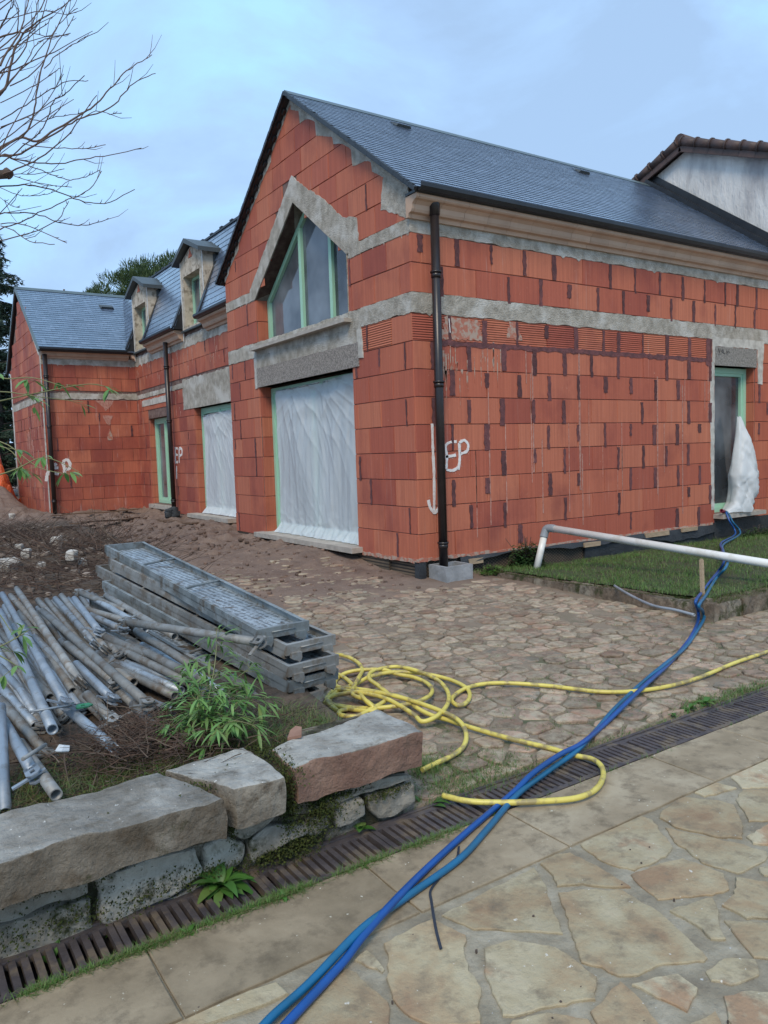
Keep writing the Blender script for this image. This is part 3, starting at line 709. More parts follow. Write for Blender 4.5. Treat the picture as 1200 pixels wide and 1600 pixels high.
wb.parts('wing_brickwork', BMD, house)
# corner quoins: darker blocks at the main corner are part of the skins. reveals of the openings:
rv = MB()
for (yy, sg) in ((3.92, -1), (1.24, 1)):
    rv.cut()
    bricks(rv, .0, .20, [r for r in LOW if r[0] < 2.52], [], lambda u, v, d, yy=yy, sg=sg: (u, yy+sg*d, v), None, 0, L_=.25)
rv.cut(); bricks(rv, .0, .20, rows_of(3.18, 3.8, 2), [], lambda u, v, d: (u, 3.92-d, v), None, 0, L_=.25)
for (xx, sg) in ((6.40, -1), (5.36, 1)):
    rv.cut()
    bricks(rv, 0, .2, [r for r in LOW if r[0] < 2.6], [], lambda u, v, d, xx=xx, sg=sg: (xx+sg*d, u, v), None, 0, L_=.25)
for (yy, sg) in ((8.55, -1), (6.55, 1), (11.7, -1), (10.15, 1)):
    rv.cut(); bricks(rv, 0, .18, [r for r in LOW if r[0] < 2.5], [], lambda u, v, d, yy=yy, sg=sg: (XR+u, yy+sg*d, v), None, 0, L_=.25)
rv.parts('reveal_brickwork', BM, house)
# bands
bd = MB()
bd.cut(); band(bd, -.016, 5.03, E1, fG); bd.cut(); band(bd, -.016, 1.24, E2, fG); bd.cut(); band(bd, 3.95, 5.03, E2, fG)
bd.cut(); band(bd, -.016, XE, E1, fR); bd.cut(); band(bd, -.016, XE, (E2[0], E2[1]+.02), fR)
bd.cut(); band(bd, 5.0, YI, (3.78, 4.0), fX, jit=.02); bd.cut(); band(bd, 8.9, YI, (2.98, 3.08), fX)
bd.cut(); band(bd, XW-.016, XR, (E2[0]-.01, 3.96), fY); bd.cut(); band(bd, XW-.016, XR, (2.99, 3.13), fY, jit=.02); bd.cut(); band(bd, YI, YW2, (2.95, 3.12), fE)
bd.parts('concrete_band', M['conc'], house)
# gable rake filling (mortar along the sloping top), ragged toward the blocks
rk = MB()
steps = [(0, 3.93), (-.0, 4.02), (0, rakez(0)-.05), (RY, RZ-.06), (RY, RZ-.52)]
def rakepoly(y0, y1, wmin, wmax, s):
    top = [(lerp(y0, y1, k/40), rakez(lerp(y0, y1, k/40))-.065) for k in range(41)]; bot = []; z = rakez(y1)-.2; y = y1
    n = 130
    for k in range(n+1):
        y = lerp(y1, y0, k/n); zz = rakez(y); ph = (zz-E2[1]) % .30/.30
        stp = int((zz-E2[1])/.30); wd = lerp(wmin, wmax*(.8+.25*math.sin(stp*2.3+s*1.7)), ph**1.5)*(1+.5*nse(y*2.2, 7*s, 1))+.012*nse(y*30, s); bot.append((y, zz-.065-max(.03, wd)))
    return top+bot
rk.prism(rakepoly(0.0, RY, .08, .27, 1), fG, 0, .0165, 0, back=False); rk.cut()
rk.prism(ragged([(0, 3.93), (.10, 3.98), (.30, 4.08), (.52, 4.16), (.48, 4.42), (.40, rakez(.4)-.07), (0, rakez(0)-.07)], .05, .012), fG, 0, .0172, 0, back=False); rk.cut()
rk.prism(rakepoly(RY, 5.03, .05, .13, 2), fG, 0, .0168, 0, back=False)
rk.parts('rake_mortar', M['conc'], house)
# diagonal lintel over the pointed window
dl = MB()
dl.prism(ragged([(3.92, 3.80), (2.60, 4.83), (1.28, 3.86), (1.22, 3.86), (1.20, 3.79), (.98, 3.80), (1.02, 4.22), (1.35, 4.30), (1.75, 4.62), (2.15, 4.86), (2.60, 5.17), (3.0, 4.84), (3.5, 4.44), (4.06, 3.98), (4.15, 3.80)], .05, .012, keep=lambda a, b_: False if (a[1] > 4.9 or a[0] > 4 or a[0] < 1.2) else (abs(a[0]-2.6)*.75+a[1] < 4.9)), fG, 0, .02, 0, back=False)
for a, b_ in (((3.92, 3.80), (2.60, 4.83)), ((2.60, 4.83), (1.28, 3.86)), ((1.28, 3.86), (1.28, 3.1))):
    dl.add([(-.02, *a), (.28, *a), (.28, *b_), (-.02, *b_)], [(0, 1, 2, 3)]); 
    o = Vector((0, (a[1]-b_[1]), (b_[0]-a[0]))).normalized()*-.01
    dl.add([(-.02, a[0]+o.y, a[1]+o.z), (.28, a[0]+o.y, a[1]+o.z), (.28, b_[0]+o.y, b_[1]+o.z), (-.02, b_[0]+o.y, b_[1]+o.z)], [(0, 3, 2, 1)])
fixn(dl.build('pointed_lintel', M['conc'], house))
# lintels
def lintel(name, u0, u1, z0, z1, fn, mat_, d=.024, rag=.006, deep=.16):
    mb = MB(); mb.prism(ragged([(u0, z0), (u1, z0), (u1, z1), (u0, z1)], .07, rag, keep=lambda a, b_: a[1] == z0 and b_[1] == z0), fn, -deep, d, 0); return fixn(mb.build(name, mat_, house))
lintel('lintel', 1.02, 4.02, 2.78, 2.975, fG, M['conc'], .021, .012)
lintel('lintel', 1.08, 3.95, 2.52, 2.80, fG, M['foam'], .026, .004)
mb = MB(); mb.prism(ragged([(3.93, 2.52), (4.03, 2.50), (4.04, 2.95), (3.93, 2.95)], .05, .006), fG, 0, .024); mb.cut(); mb.prism(ragged([(.98, 2.60), (1.09, 2.62), (1.1, 2.95), (1.0, 2.95)], .05, .006), fG, 0, .024); mb.parts('lintel_plaster', M['concl'], house)
lintel('lintel', 5.36, 6.42, 2.60, 2.87, fR, M['concd'], .022, .003)
mb = MB(); mb.prism(ragged([(5.30, 2.63), (5.36, 2.63), (5.36, 2.875), (6.45, 2.875), (6.45, 2.60), (6.47, 2.35), (6.58, 2.35), (6.62, 3.0), (5.30, 3.0)], .05, .008), fR, 0, .019); mb.cut(); mb.prism(ragged([(5.28, .5), (5.35, .5), (5.35, 2.64), (5.24, 2.66)], .07, .008), fR, 0, .0155); mb.parts('door_plaster', M['concl'], house)
lintel('lintel', 5.35, 9.15, 2.52, 3.14, fX, M['conc'], .022, .02)
lintel('lintel', 10.0, 12.1, 2.78, 2.92, fX, M['concl'], .022, .01)
mb = MB()                                         # handwriting in pencil on the door lintel
for q in ([(5.42, 2.79), (5.44, 2.84), (5.46, 2.78), (5.48, 2.84)], [(5.50, 2.79), (5.52, 2.83), (5.54, 2.79), (5.50, 2.80)], [(5.56, 2.83), (5.55, 2.78), (5.60, 2.78)], [(5.63, 2.79), (5.64, 2.82), (5.66, 2.79), (5.68, 2.82), (5.70, 2.79)], [(5.43, 2.76), (5.49, 2.765)], [(5.62, 2.77), (5.66, 2.775)]):
    mb.tube(smoothpath([(a, -.0235, b_) for a, b_ in q], 4), .004, 4)
mb.build('pencil_note', M['blackmetal'], house)
# footing under the bricks: membrane, netting, timber wedges
ft = MB(); ft.cut(); ft.box((.03, .03, -.15), (5.3, .3, .298)); ft.cut(); ft.box((.03, .30, -.15), (.3, 5.0, .298)); ft.cut(); ft.box((XR+.03, 5, -.1), (XR+.3, YI, .298)); ft.cut(); ft.box((XW+.02, YI+.02, -.1), (XR, YI+.3, .298)); ft.cut(); ft.box((XW+.03, YI+.3, -.1), (XW+.3, YW2, .298)); ft.cut(); ft.box((5.3, .03, -.15), (XE, .3, .298)); ft.cut(); ft.box((-.004, .6, .1), (.03, 5.02, .296))
m, N, L, b = newmat('footing_netting'); t = N.new('ShaderNodeTexCoord'); col = None; msk = []
for ang in (.6, -.6):
    mp = N.new('ShaderNodeMapping'); mp.inputs['Rotation'].default_value = (0, ang, 0); L.new(t.outputs['Object'], mp.inputs[0]); wv = N.new('ShaderNodeTexWave'); wv.bands_direction = 'Z'; wv.inputs['Scale'].default_value = 10.5; L.new(mp.outputs[0], wv.inputs[0])
    mr = N.new('ShaderNodeMapRange'); mr.inputs[1].default_value = .72; mr.inputs[2].default_value = .8; L.new(wv.outputs['Fac'], mr.inputs[0]); msk.append(mr.outputs[0])
mxm = N.new('ShaderNodeMath'); mxm.operation = 'MAXIMUM'; L.new(msk[0], mxm.inputs[0]); L.new(msk[1], mxm.inputs[1])
L.new(mixc(N, L, mxm.outputs[0], mixc(N, L, noisef(N, L, 3, 4), (.15, .11, .075), (.09, .07, .05)), (.03, .025, .02)), b.inputs['Base Color']); b.inputs['Roughness'].default_value = .9
ft.parts('footing', m, house)
def membrane(path, name):                            # wavy dark strip hanging below the first course
    mb = MB(); n = len(path); vs_ = []
    for i, (x, y, zt, zb, o) in enumerate(path):
        for (dz, q) in ((0, 0), (.35, .5), (1, 1)):
            vs_.append((x[0]+x[1]*0, y, 0))
    return mb
mb = MB(); n = 150
for i in range(n):
    x0, x1 = lerp(.55, 5.35, i/n), lerp(.55, 5.35, (i+1)/n)
    def q(x, k): 
        hb = .045+.03*math.sin(x*3.1)+.02*nse(x*5, 0)+(.10*ss(2.3, 4.6, x))
        return (x, -.014-.028*k-.012*k*math.sin(x*9)*(1+nse(x*3, 4)), .303-hb*k)
    mb.add([q(x0, 1), q(x1, 1), q(x1, 0), q(x0, 0)], [(0, 1, 2, 3)], 0, True)
mb.cut(); mb.prism(ragged([(2.6, -.05), (5.35, -.1), (5.35, .27), (4.2, .26), (3.6, .24), (2.6, .2)], .2, .02), fR, -.02, .008)
mb.cut(); mb.prism([(5.35, -.1), (XE, -.1), (XE, .33), (5.35, .33)], fR, -.02, .016)
mb.cut(); mb.box((-.02, -.02, .02), (.07, .07, .292)); mb.parts('membrane', M['membrane'], house)
mb = MB(); mb.cut(); mb.prism(ragged([(-.02, .30), (1.0, .295), (1.0, .335), (.2, .33), (-.02, .34)], .05, .008), fR, 0, .02); mb.cut(); mb.prism(ragged([(-.02, .28), (1.15, .27), (1.15, .315), (-.02, .325)], .05, .008), fG, 0, .02); mb.cut(); mb.prism(ragged([(1.0, .285), (5.3, .285), (5.3, .32), (1.0, .318)], .08, .008), fR, 0, .019)
mb.parts('base_mortar', M['limesp'], house)
for (x0, x1, zz) in ((.66, .86, .235), (2.55, 2.85, .245), (3.75, 4.25, .262), (4.55, 4.9, .27)):
    mb = MB(); mb.box((x0, -.05, zz-.03), (x1, .02, zz+.028), jit=.003); mb.build('timber_wedge', M['woodl'], house)

# --- windows
def frame_rect(u0, u1, z0, z1, fn, d0, d1, wv=.06, bars=(), name='window', handle=False, sash=True):
    mb = MB()
    def bx(a, b_, c, d, e0=d0, e1=d1): mb.prism(rect(a, b_, c, d), fn, e0, e1)
    bx(u0, u0+wv, z0, z1); bx(u1-wv, u1, z0, z1); bx(u0+wv, u1-wv, z1-wv, z1); bx(u0+wv, u1-wv, z0, z0+wv)
    ed = [u0+wv] + [b_ for b_ in bars] + [u1-wv]
    for b_ in bars: bx(b_-.03, b_+.03, z0+wv, z1-wv)
    f = fixn(mb.build(name, M['mint'], house))
    ed = [u0+wv]+list(bars)+[u1-wv]
    if sash:
        sm_ = MB()
        for k in range(len(ed)-1):
            a, c = ed[k]+(.03 if k else 0), ed[k+1]-(.03 if k < len(ed)-2 else 0)
            sm_.cut()
            for r_ in ((a, a+.045, z0+wv, z1-wv), (c-.045, c, z0+wv, z1-wv), (a+.045, c-.045, z1-wv-.045, z1-wv), (a+.045, c-.045, z0+wv, z0+wv+.05)):
                sm_.prism(rect(*r_), fn, d0-.004, d1-.016)
        sm_.parts('sash', M['mint'], f)
    pn = MB(); pn.prism(rect(u0+.02, u1-.02, z0+.02, z1-.02), fn, d0+.012, d0+.024); fixn(pn.build('pane', M['glass'], f))
    return f
fGi = lambda u, v, d: (.20-d, u, v)
frame_rect(1.26, 3.90, .37, 2.50, fGi, -.05, .03, .07, (2.58,), 'french_window')
# pointed window with mullions
fr = MB()
P_ = [(1.29, 3.12), (3.90, 3.12), (3.90, 3.79), (2.60, 4.81), (1.29, 3.85)]
Pi = inset(P_, .07); fr.prism(P_, fGi, -.05, .03, 0, holes=[Pi])
def top(u): return 3.85+(u-1.29)*(4.81-3.85)/(2.60-1.29) if u < 2.6 else 4.81-(u-2.6)*(4.81-3.79)/1.3
for u in (2.82, 2.0):
    fr.prism([(u-.035, 3.18), (u+.035, 3.18), (u+.035, top(u+.035)-.07), (u-.035, top(u-.035)-.07)], fGi, -.048, .028)
f = fixn(fr.build('pointed_window', M['mint'], house))
pn = MB(); pn.prism(inset(P_, .02), fGi, -.03, -.015); fixn(pn.build('pane', M['glass'], f))
s_ = MB(); s_.prism(rect(1.22, 3.98, 3.055, 3.10), fG, -.18, .12); fixn(s_.build('window_sill', M['sill'], f))
def sill(u0, u1, z0, z1, fn, out=.14, joint=None, mat_=None):
    mb = MB(); c = [u0]+(list(joint) if joint else [])+[u1]
    for a, b_ in zip(c, c[1:]): mb.prism(rect(a+.0015, b_-.0015, z0, z1), fn, -.2, out); 
    return fixn(mb.build('door_sill', mat_ or M['sill'], house))
sill(1.14, 4.0, .30, .365, fG, .17, (2.62,)); sill(5.33, 6.45, .375, .435, fR, .17, mat_=M['woodl'] if False else M['sill'])
sill(6.5, 8.7, .30, .375, fX, .22); sill(10.1, 11.75, .36, .45, fX, .1)
mb = MB(); mb.prism(rect(10.1, 11.7, .05, .358), fX, -.1, .04); fixn(mb.build('step_block', M['kerb'], house))
fRi = lambda u, v, d: (u, .16-d, v); frame_rect(5.37, 6.39, .44, 2.59, fRi, -.05, .03, .075, (), 'glazed_door')
fXi = lambda u, v, d: (XR+.16-d, u, v); frame_rect(6.57, 8.53, .39, 2.51, fXi, -.05, .03, .07, (7.55,), 'french_window')
fd = frame_rect(10.17, 11.68, .47, 2.46, fXi, -.05, .03, .08, (10.95,), 'french_window')

# --- roofs
def slates(mb, O, Ud, Vd, W_, H_, ex=.092, w_=.21, skip=None, th=.0045):
    O, Ud, Vd = Vector(O), Vector(Ud).normalized(), Vector(Vd).normalized(); Nn = Ud.cross(Vd)
    if Nn.z < 0: Nn = -Nn
    for r in range(int(H_/ex)+1):
        v0 = r*ex; v1 = min(H_, v0+ex*1.25); k = -1
        while True:
            k += 1; u0 = (k-.5*(r % 2))*w_ - w_*.0; u1 = u0+w_
            if u0 > W_: break
            u0, u1 = max(0, u0), min(W_, u1)
            if u1-u0 < .01: continue
            um, vm = (u0+u1)/2, (v0+v1)/2
            if skip and skip(um, vm): continue
            a = U(-.0015, .0015); j = U(-.003, .003); g_ = .0015
            def P(u, v, h): return O+Ud*u+Vd*v+Nn*h
            t0 = th*1.9+.004+a
            vs_ = [P(u0+g_, v0+j, t0), P(u1-g_, v0+j, t0-a*1.5), P(u1-g_, v1, .004), P(u0+g_, v1, .004), P(u0+g_, v0+j, .002), P(u1-g_, v0+j, .002)]
            mb.add(vs_, [(0, 1, 2, 3), (4, 5, 1, 0), (4, 0, 3), (5, 2, 1)], 0)
def deck(mb, O, Ud, Vd, W_, H_, th=.05, m=1):
    O, Ud, Vd = Vector(O), Vector(Ud).normalized(), Vector(Vd).normalized(); Nn = Ud.cross(Vd)
    if Nn.z < 0: Nn = -Nn
    c = [O, O+Ud*W_, O+Ud*W_+Vd*H_, O+Vd*H_]; vs_ = [p-Nn*th for p in c]+c
    mb.add(vs_, [(3, 2, 1, 0), (4, 5, 6, 7), (0, 1, 5, 4), (1, 2, 6, 5), (2, 3, 7, 6), (3, 0, 4, 7)], m)
sl_ = math.sqrt(1+RS*RS)
mr = MB(); Hm = 2.80*sl_
O1 = (-.09, -.25, RZ-2.80*RS); V1 = (0, 1, RS)
deck(mr, O1, (1, 0, 0), V1, XE+.09-.005, Hm); slates(mr, O1, (1, 0, 0), V1, XE+.085, Hm)
O2 = (-.09, 5.19, RZ-2.64*RS); V2 = (0, -1, RS)
Hm2 = 2.64*sl_; deck(mr, O2, (1, 0, 0), V2, XE+.085, Hm2); slates(mr, O2, (1, 0, 0), V2, XE+.085, Hm2, ex=.22, w_=.4)
roof = fixn(mr.build('slate_roof', [M['slate'], M['blackmetal']], house))
# verge slates edge + ridge
vg = MB()
for O_, V_ in ((O1, V1), (O2, V2)):
    vg.cut()
    for k in range(62):
        c = Vector(O_)+Vector(V_).normalized()*(k+.5)*(Hm if O_ is O1 else Hm2)/62+Vector((-.012, 0, -.012+U(-.006, .004)))
        vd = Vector(V_).normalized(); nn = Vector((1, 0, 0)).cross(vd)
        vg.obox(c, Vector((.018, 0, 0)), vd*(Hm/124*1.04), nn.normalized()*(.020+U(-.004, .003)))
for k in range(16):
    y = lerp(2.7, 5.1, k/15); vg.obox((-.03, y, rakez(y)-.060), (.03, 0, 0), (0, .03, -.02), (0, .015, .035))
vg.parts('verge', M['blackmetal'], house, False)
rg = MB()
for k in range(8):
    x0, x1 = -.10+k*.924, -.10+(k+1)*.924-.006
    rg.prism([(2.55-.13, RZ-.075), (2.55, RZ+.022), (2.55+.13, RZ-.075), (2.55+.12, RZ-.085), (2.55, RZ+.008), (2.55-.12, RZ-.085)], lambda u, v, d: (d, u, v), x0, x1)
fixn(rg.build('ridge_cap', M['ridge'], house))
def vent(u, v, O_, Ud, Vd, name='roof_vent', s=1):
    O_, Ud, Vd = Vector(O_), Vector(Ud).normalized(), Vector(Vd).normalized(); Nn = Ud.cross(Vd); Nn = -Nn if Nn.z < 0 else Nn
    mb = MB(); c = O_+Ud*u+Vd*v
    mb.add([c-Ud*.13*s+Nn*.015, c+Ud*.13*s+Nn*.015, c+Ud*.13*s+Vd*.17*s+Nn*.02, c-Ud*.13*s+Vd*.17*s+Nn*.02, c-Ud*.10*s+Nn*.05*s, c+Ud*.10*s+Nn*.05*s], [(0, 1, 5, 4), (4, 5, 2, 3), (0, 4, 3), (1, 2, 5), (0, 3, 2, 1)])
    for k in range(5): mb.obox(c+Ud*(-.08+.04*k)*s+Nn*.03*s-Vd*.004, Ud*.006*s, Nn*.016*s, Vd*.004)
    mb.build(name, M['anth'], house)
vent(1.58, 2.95, O1, (1, 0, 0), V1); vent(5.15, 2.93, O1, (1, 0, 0), V1)
# flashing against the neighbour
fl = MB(); a = Vector((XE-.02, -.25, rakez(-.25)+.02)); b_ = Vector((XE-.02, 2.55, RZ+.02))
dv = (b_-a).normalized(); fl.obox((a+b_)/2+Vector((-.05, 0, .035)), Vector((.06, 0, 0)), dv*((b_-a).length/2), Vector((1, 0, 0)).cross(dv)*.035)
fl.obox((a+b_)/2+Vector((.012, 0, .08)), Vector((.008, 0, 0)), dv*((b_-a).length/2), Vector((1, 0, 0)).cross(dv)*.10); fl.build('wall_flashing', M['blackmetal'], house)
# gutters and cornices
PROF = [(0, 3.925), (.035, 3.925), (.045, 3.955), (.05, 3.965), (.09, 3.975), (.105, 4.00), (.115, 4.045), (.15, 4.075), (.185, 4.085), (.20, 4.10), (.20, 4.135), (0, 4.135)]
def cornice(mb, u0, u1, fn, dz=0, blk=.33, m=0):
    n = max(1, round((u1-u0)/blk))
    for k in range(n):
        a, c = lerp(u0, u1, k/n)+.0015, lerp(u0, u1, (k+1)/n)-.0015; j = U(-.0015, .0015)
        mb.prism([(o+j, z+dz) for o, z in PROF], lambda o, z, t: fn(t, z, o), a, c, m)
cm = MB(); cm.cut(); cornice(cm, -.02, XE, lambda u, v, d: (u, -d-.012, v))
cm.prism([(o, z) for o, z in PROF], lambda o, z, t: (t, -o-.012, z), -.06, -.022)   # end block, broken return
cm.cut(); cornice(cm, 5.06, 7.56, lambda u, v, d: (XR-d-.012, u, v), .0); cm.cut(); cornice(cm, 8.95, 11.14, lambda u, v, d: (XR-d-.012, u, v), .0)
cm.cut(); cornice(cm, XW-.0, XR-.16, lambda u, v, d: (u, YI-d-.012, v)); cm.cut(); cornice(cm, YI-.2, YI-.02, lambda u, v, d: (XR-d-.012, u, v))
cm.parts('cornice', M['cornice'], house)
def gutter(name, p0, p1, out, extra=0):
    p0, p1, out = Vector(p0), Vector(p1), Vector(out); mb = MB()
    pr = [(0, .0), (.02, -.035), (.06, -.05), (.10, -.045), (.125, -.01), (.125, .03), (.117, .03), (.117, -.005), (.095, -.035), (.06, -.04), (.028, -.027), (.01, .005), (.0, .03)]
    Ld = (p1-p0); mb.prism(pr, lambda o, z, t: tuple(p0+Ld*t+out*o+Vector((0, 0, z))), 0, 1); fixn(mb.build(name, M['blackmetal'], house))
gutter('gutter', (-.06, -.17, 4.19), (XE, -.17, 4.19), (0, -1, 0))
gutter('gutter', (XR-.17, 5.05, 4.185), (XR-.17, 7.58, 4.185), (-1, 0, 0)); gutter('gutter', (XR-.17, 8.93, 4.185), (XR-.17, 11.16, 4.185), (-1, 0, 0)); gutter('gutter', (XW-.05, YI-.17, 4.12), (XR-.25, YI-.17, 4.12), (0, -1, 0))
mb = MB(); mb.cut(); mb.box((-.07, -.26, 4.14), (7.28, -.02, 4.165)); mb.cut(); mb.box((XR-.24, 5.06, 4.14), (XR, 7.58, 4.165)); mb.cut(); mb.box((XR-.24, 8.93, 4.14), (XR, 11.16, 4.165)); mb.cut(); mb.box((XR-.24, 12.4, 4.137), (XR, 12.6, 4.16)); mb.cut(); mb.box((XW-.05, YI-.24, 4.14), (XR-.2, YI+.1, 4.158)); mb.parts('eaves_board', M['blackmetal'], house)
# mansard of the recessed part
MX0, MZ0, MX1, MZ1 = XR-.2, 4.20, 1.13, 5.95; ms_ = MB(); mH = math.hypot(MX1-MX0, MZ1-MZ0)
D1, D2 = (7.60, 8.88), (11.16, 12.42)
def skm(u, v):
    y = 3.8+u; z = MZ0+v*(MZ1-MZ0)/mH
    return any(a-.0 < y < b_+.0 for a, b_ in (D1, D2)) and z < 5.62
slates(ms_, (MX0, 3.8, MZ0), (0, 1, 0), (MX1-MX0, 0, MZ1-MZ0), 11.0, mH, ex=.125, w_=.22, skip=skm)
for a, b_, z1 in ((3.8, D1[0], MZ1), (D1[0], D1[1], 99), (D1[1], D2[0], MZ1), (D2[0], D2[1], 99), (D2[1], 14.8, MZ1)):
    z0 = MZ0 if z1 < 50 else 5.6
    x0 = MX0+(z0-MZ0)*(MX1-MX0)/(MZ1-MZ0); deck(ms_, (x0, a, z0), (0, 1, 0), (MX1-MX0, 0, MZ1-MZ0), b_-a, math.hypot(MX1-x0, MZ1-z0))
ms_.box((MX1, 4.3, MZ1-.06), (4.5, 14.9, MZ1-.01), 1)
fixn(ms_.build('mansard_roof', [M['slate'], M['blackmetal']], house))
mb = MB(); mb.box((MX1-.04, 4.0, MZ1-.02), (MX1+.10, 14.0, MZ1+.02))
for k in range(18): mb.box((MX1-.05, 4.6+k*.52, MZ1+.02), (MX1+.02, 4.72+k*.52, MZ1+.045))
mb.build('mansard_ridge', M['blackmetal'], house)
# wing roof
WY0, WZ0, WYR, WZR = YI-.24, 4.10, 15.1, 6.0; ws = MB(); wH = math.hypot(WYR-WY0, WZR-WZ0)
deck(ws, (XW-.06, WY0, WZ0), (1, 0, 0), (0, WYR-WY0, WZR-WZ0), 4.2, wH); slates(ws, (XW-.06, WY0, WZ0), (1, 0, 0), (0, WYR-WY0, WZR-WZ0), 4.2, wH, ex=.115, w_=.22)
deck(ws, (XW-.06, YW2+.24, WZ0), (1, 0, 0), (0, WYR-YW2-.24, WZR-WZ0), 4.2, math.hypot(WYR-YW2-.24, WZR-WZ0))
fixn(ws.build('wing_roof', [M['slate'], M['blackmetal']], house))
mb = MB(); mb.prism([(WYR-.12, WZR-.06), (WYR, WZR+.03), (WYR+.12, WZR-.06), (WYR, WZR-.01)], lambda u, v, d: (d, u, v), XW-.08, 3); 
for s_ in (1, -1):
    a = Vector((XW-.065, WYR, WZR)); b_ = Vector((XW-.065, WY0 if s_ > 0 else YW2+.24, WZ0)); dv = (b_-a).normalized(); mb.obox((a+b_)/2+Vector((0, 0, -.03)), Vector((.015, 0, 0)), dv*((b_-a).length/2), Vector((1, 0, 0)).cross(dv)*.04)
fixn(mb.build('wing_ridge', M['ridge'], house))
vent(2.08, 2.42, (XW-.06, WY0, WZ0), (1, 0, 0), (0, WYR-WY0, WZR-WZ0), s=1.35)
# pale bead on the corners of the wing and rake mortar
mb = MB(); mb.cut(); mb.prism([(YI-.0, 4.0), (YI+.14, 4.0), (14.95, 5.72), (14.95, 5.86), (YI-.05, 4.12)], fE, 0, .02); mb.cut(); mb.prism(ragged([(YI-.02, .3), (YI+.05, .3), (YI+.06, 4.0), (YI-.02, 4.0)], .1, .01), fE, 0, .0155); mb.cut(); mb.prism(ragged([(17.1, .3), (17.3, .3), (17.3, 4.0), (17.1, 4.0)], .1, .02), fE, 0, .0155); mb.parts('wing_rake_mortar', M['concl'], house)
# dormers
def dormer(y0, y1):
    zs, zt, zp = 4.10, 5.46, 5.66; ym = (y0+y1)/2; XF = XR-.035
    d = MB(); fF = lambda u, v, q: (XF+.25-q, u, v)
    outer = [(y0, zs), (y1, zs), (y1, zt), (ym, zp), (y0, zt)]; op = rect(y0+.20, y1-.15, zs+.06, 5.16)
    d.prism(outer, fF, 0, .25, 0, holes=[op]); o = fixn(d.build('dormer', M['dormer'], house))
    ck = MB()
    for yy in (y0, y1):
        s = 1 if yy == y0 else -1; ck.cut()
        ck.prism([(XF+.25, zs), (1.16, zs+1.2), (1.16, zt), (XF+.25, zt)], lambda u, v, q: (u, yy+s*(.05-q), v), 0, .062, 0)
        for k in range(6):
            zz = zs+.10+k*.20
            ck.prism([(XF+.21, zz), (1.16, zz), (1.16, zz+.2), (XF+.21, zz+.2)], lambda u, v, q: (u, yy-s*(q+.002), v), .0, .012+.004*(k % 2), 0)
    ck.parts('cheek', M['anth'], o)
    tr = MB()                                     # small red triangle of brick in the gable
    tr.prism([(ym-.10, zt+.0), (ym+.11, zt+.0), (ym+.02, zt+.17)], lambda u, v, q: (XF-q, u, v), 0, .008); fixn(tr.build('brick_infill', M['brick'], o))
    rf = MB(); ov = .13
    prof = [(y0-ov, zt-.05), (ym, zp+.06), (y1+ov, zt-.05), (y1+ov, zt+.03), (ym, zp+.15), (y0-ov, zt+.03)]
    rf.prism(prof, lambda u, v, q: (q, u, v), XF-.13, 1.45); fixn(rf.build('dormer_roof', M['anth'], o))
    wl = MB()
    for a, c, e, g_ in ((y0+.20, y0+.26, zs+.06, 5.16), (y1-.21, y1-.15, zs+.06, 5.16), (y0+.26, y1-.21, 5.10, 5.16), (y0+.26, y1-.21, zs+.06, zs+.12), (ym-.0, ym+.07, zs+.12, 5.10)):
        wl.prism(rect(a, c, e, g_), lambda u, v, q: (XF+.23-q, u, v), 0, .05)
    fixn(wl.build('frame', M['mint'], o))
    pn = MB(); pn.prism(rect(y0+.24, y1-.2, zs+.1, 5.12), lambda u, v, q: (XF+.23-q, u, v), .005, .02); fixn(pn.build('pane', M['glass'], o))
    sg = MB(); sg.prism(rect(y0+.02, y1-.02, zs-.035, zs+.0), lambda u, v, q: (XF-q, u, v), -.1, .05); fixn(sg.build('sill', M['anth'], o))
    bd_ = MB(); bd_.prism(rect(y1-.045, y1+.004, zs-.2, zt+.02), lambda u, v, q: (XF-q, u, v), 0, .006); bd_.cut(); bd_.prism(rect(y0-.004, y0+.035, zs+.6, zt+.02), lambda u, v, q: (XF-q, u, v), 0, .006); bd_.parts('corner_bead', M['whiteline'], o)
    fs_ = MB()                                    # dark side flashings closing the cut roof
    for yy, s in ((y0, -1), (y1, 1)):
        fs_.cut(); fs_.prism([(MX0-.04, MZ0-.05), (XF+.02, MZ0-.05), (XF+.24, 4.95), (MX0+.29, 4.99)], lambda u, v, q: (u, yy+s*q, v), -.005, .04)
        a = Vector((MX0-.03, yy+s*.06, MZ0+.0)); b_ = Vector((MX1-.12, yy+s*.06, 5.60)); dv = (b_-a).normalized()
        fs_.obox((a+b_)/2, Vector((0, .06, 0)), dv*((b_-a).length/2), dv.cross(Vector((0, 1, 0)))*.012)
    fs_.parts('side_flashing', M['blackmetal'], o, False)
dormer(*D1); dormer(*D2)
# downpipes
def downpipe(x, y, z0, z1, r=.05, top=None):
    mb = MB(); mb.tube([(x, y, z0), (x, y, z1)], r, 14)
    for z in (z0+.32, z0+2.05, z0+3.2):
        if z < z1: mb.tube([(x, y, z), (x, y, z+.02)], r+.014, 14); mb.tube([(x, y, z-.05), (x, y, z-.0)], r+.006, 14)
    if top == 'hopper':
        mb.tube([(x, y, z1-.02), (x, y, z1+.10), (x, y, z1+.2)], [r+.006, r+.015, r+.03], 8)
        for s in (-1, 1): mb.obox((x+s*.075, y+.02, z1+.13), (.03, 0, .03), (0, .02, 0), (-.004, 0, .004))
    return mb.build('downpipe', M['pipe'], house)
downpipe(.225, -.13, .17, 3.98, .048, 'hopper'); downpipe(XR-.14, 9.75, .28, 4.0, .05); downpipe(XW+.07, YI-.14, .30, 4.0, .05)
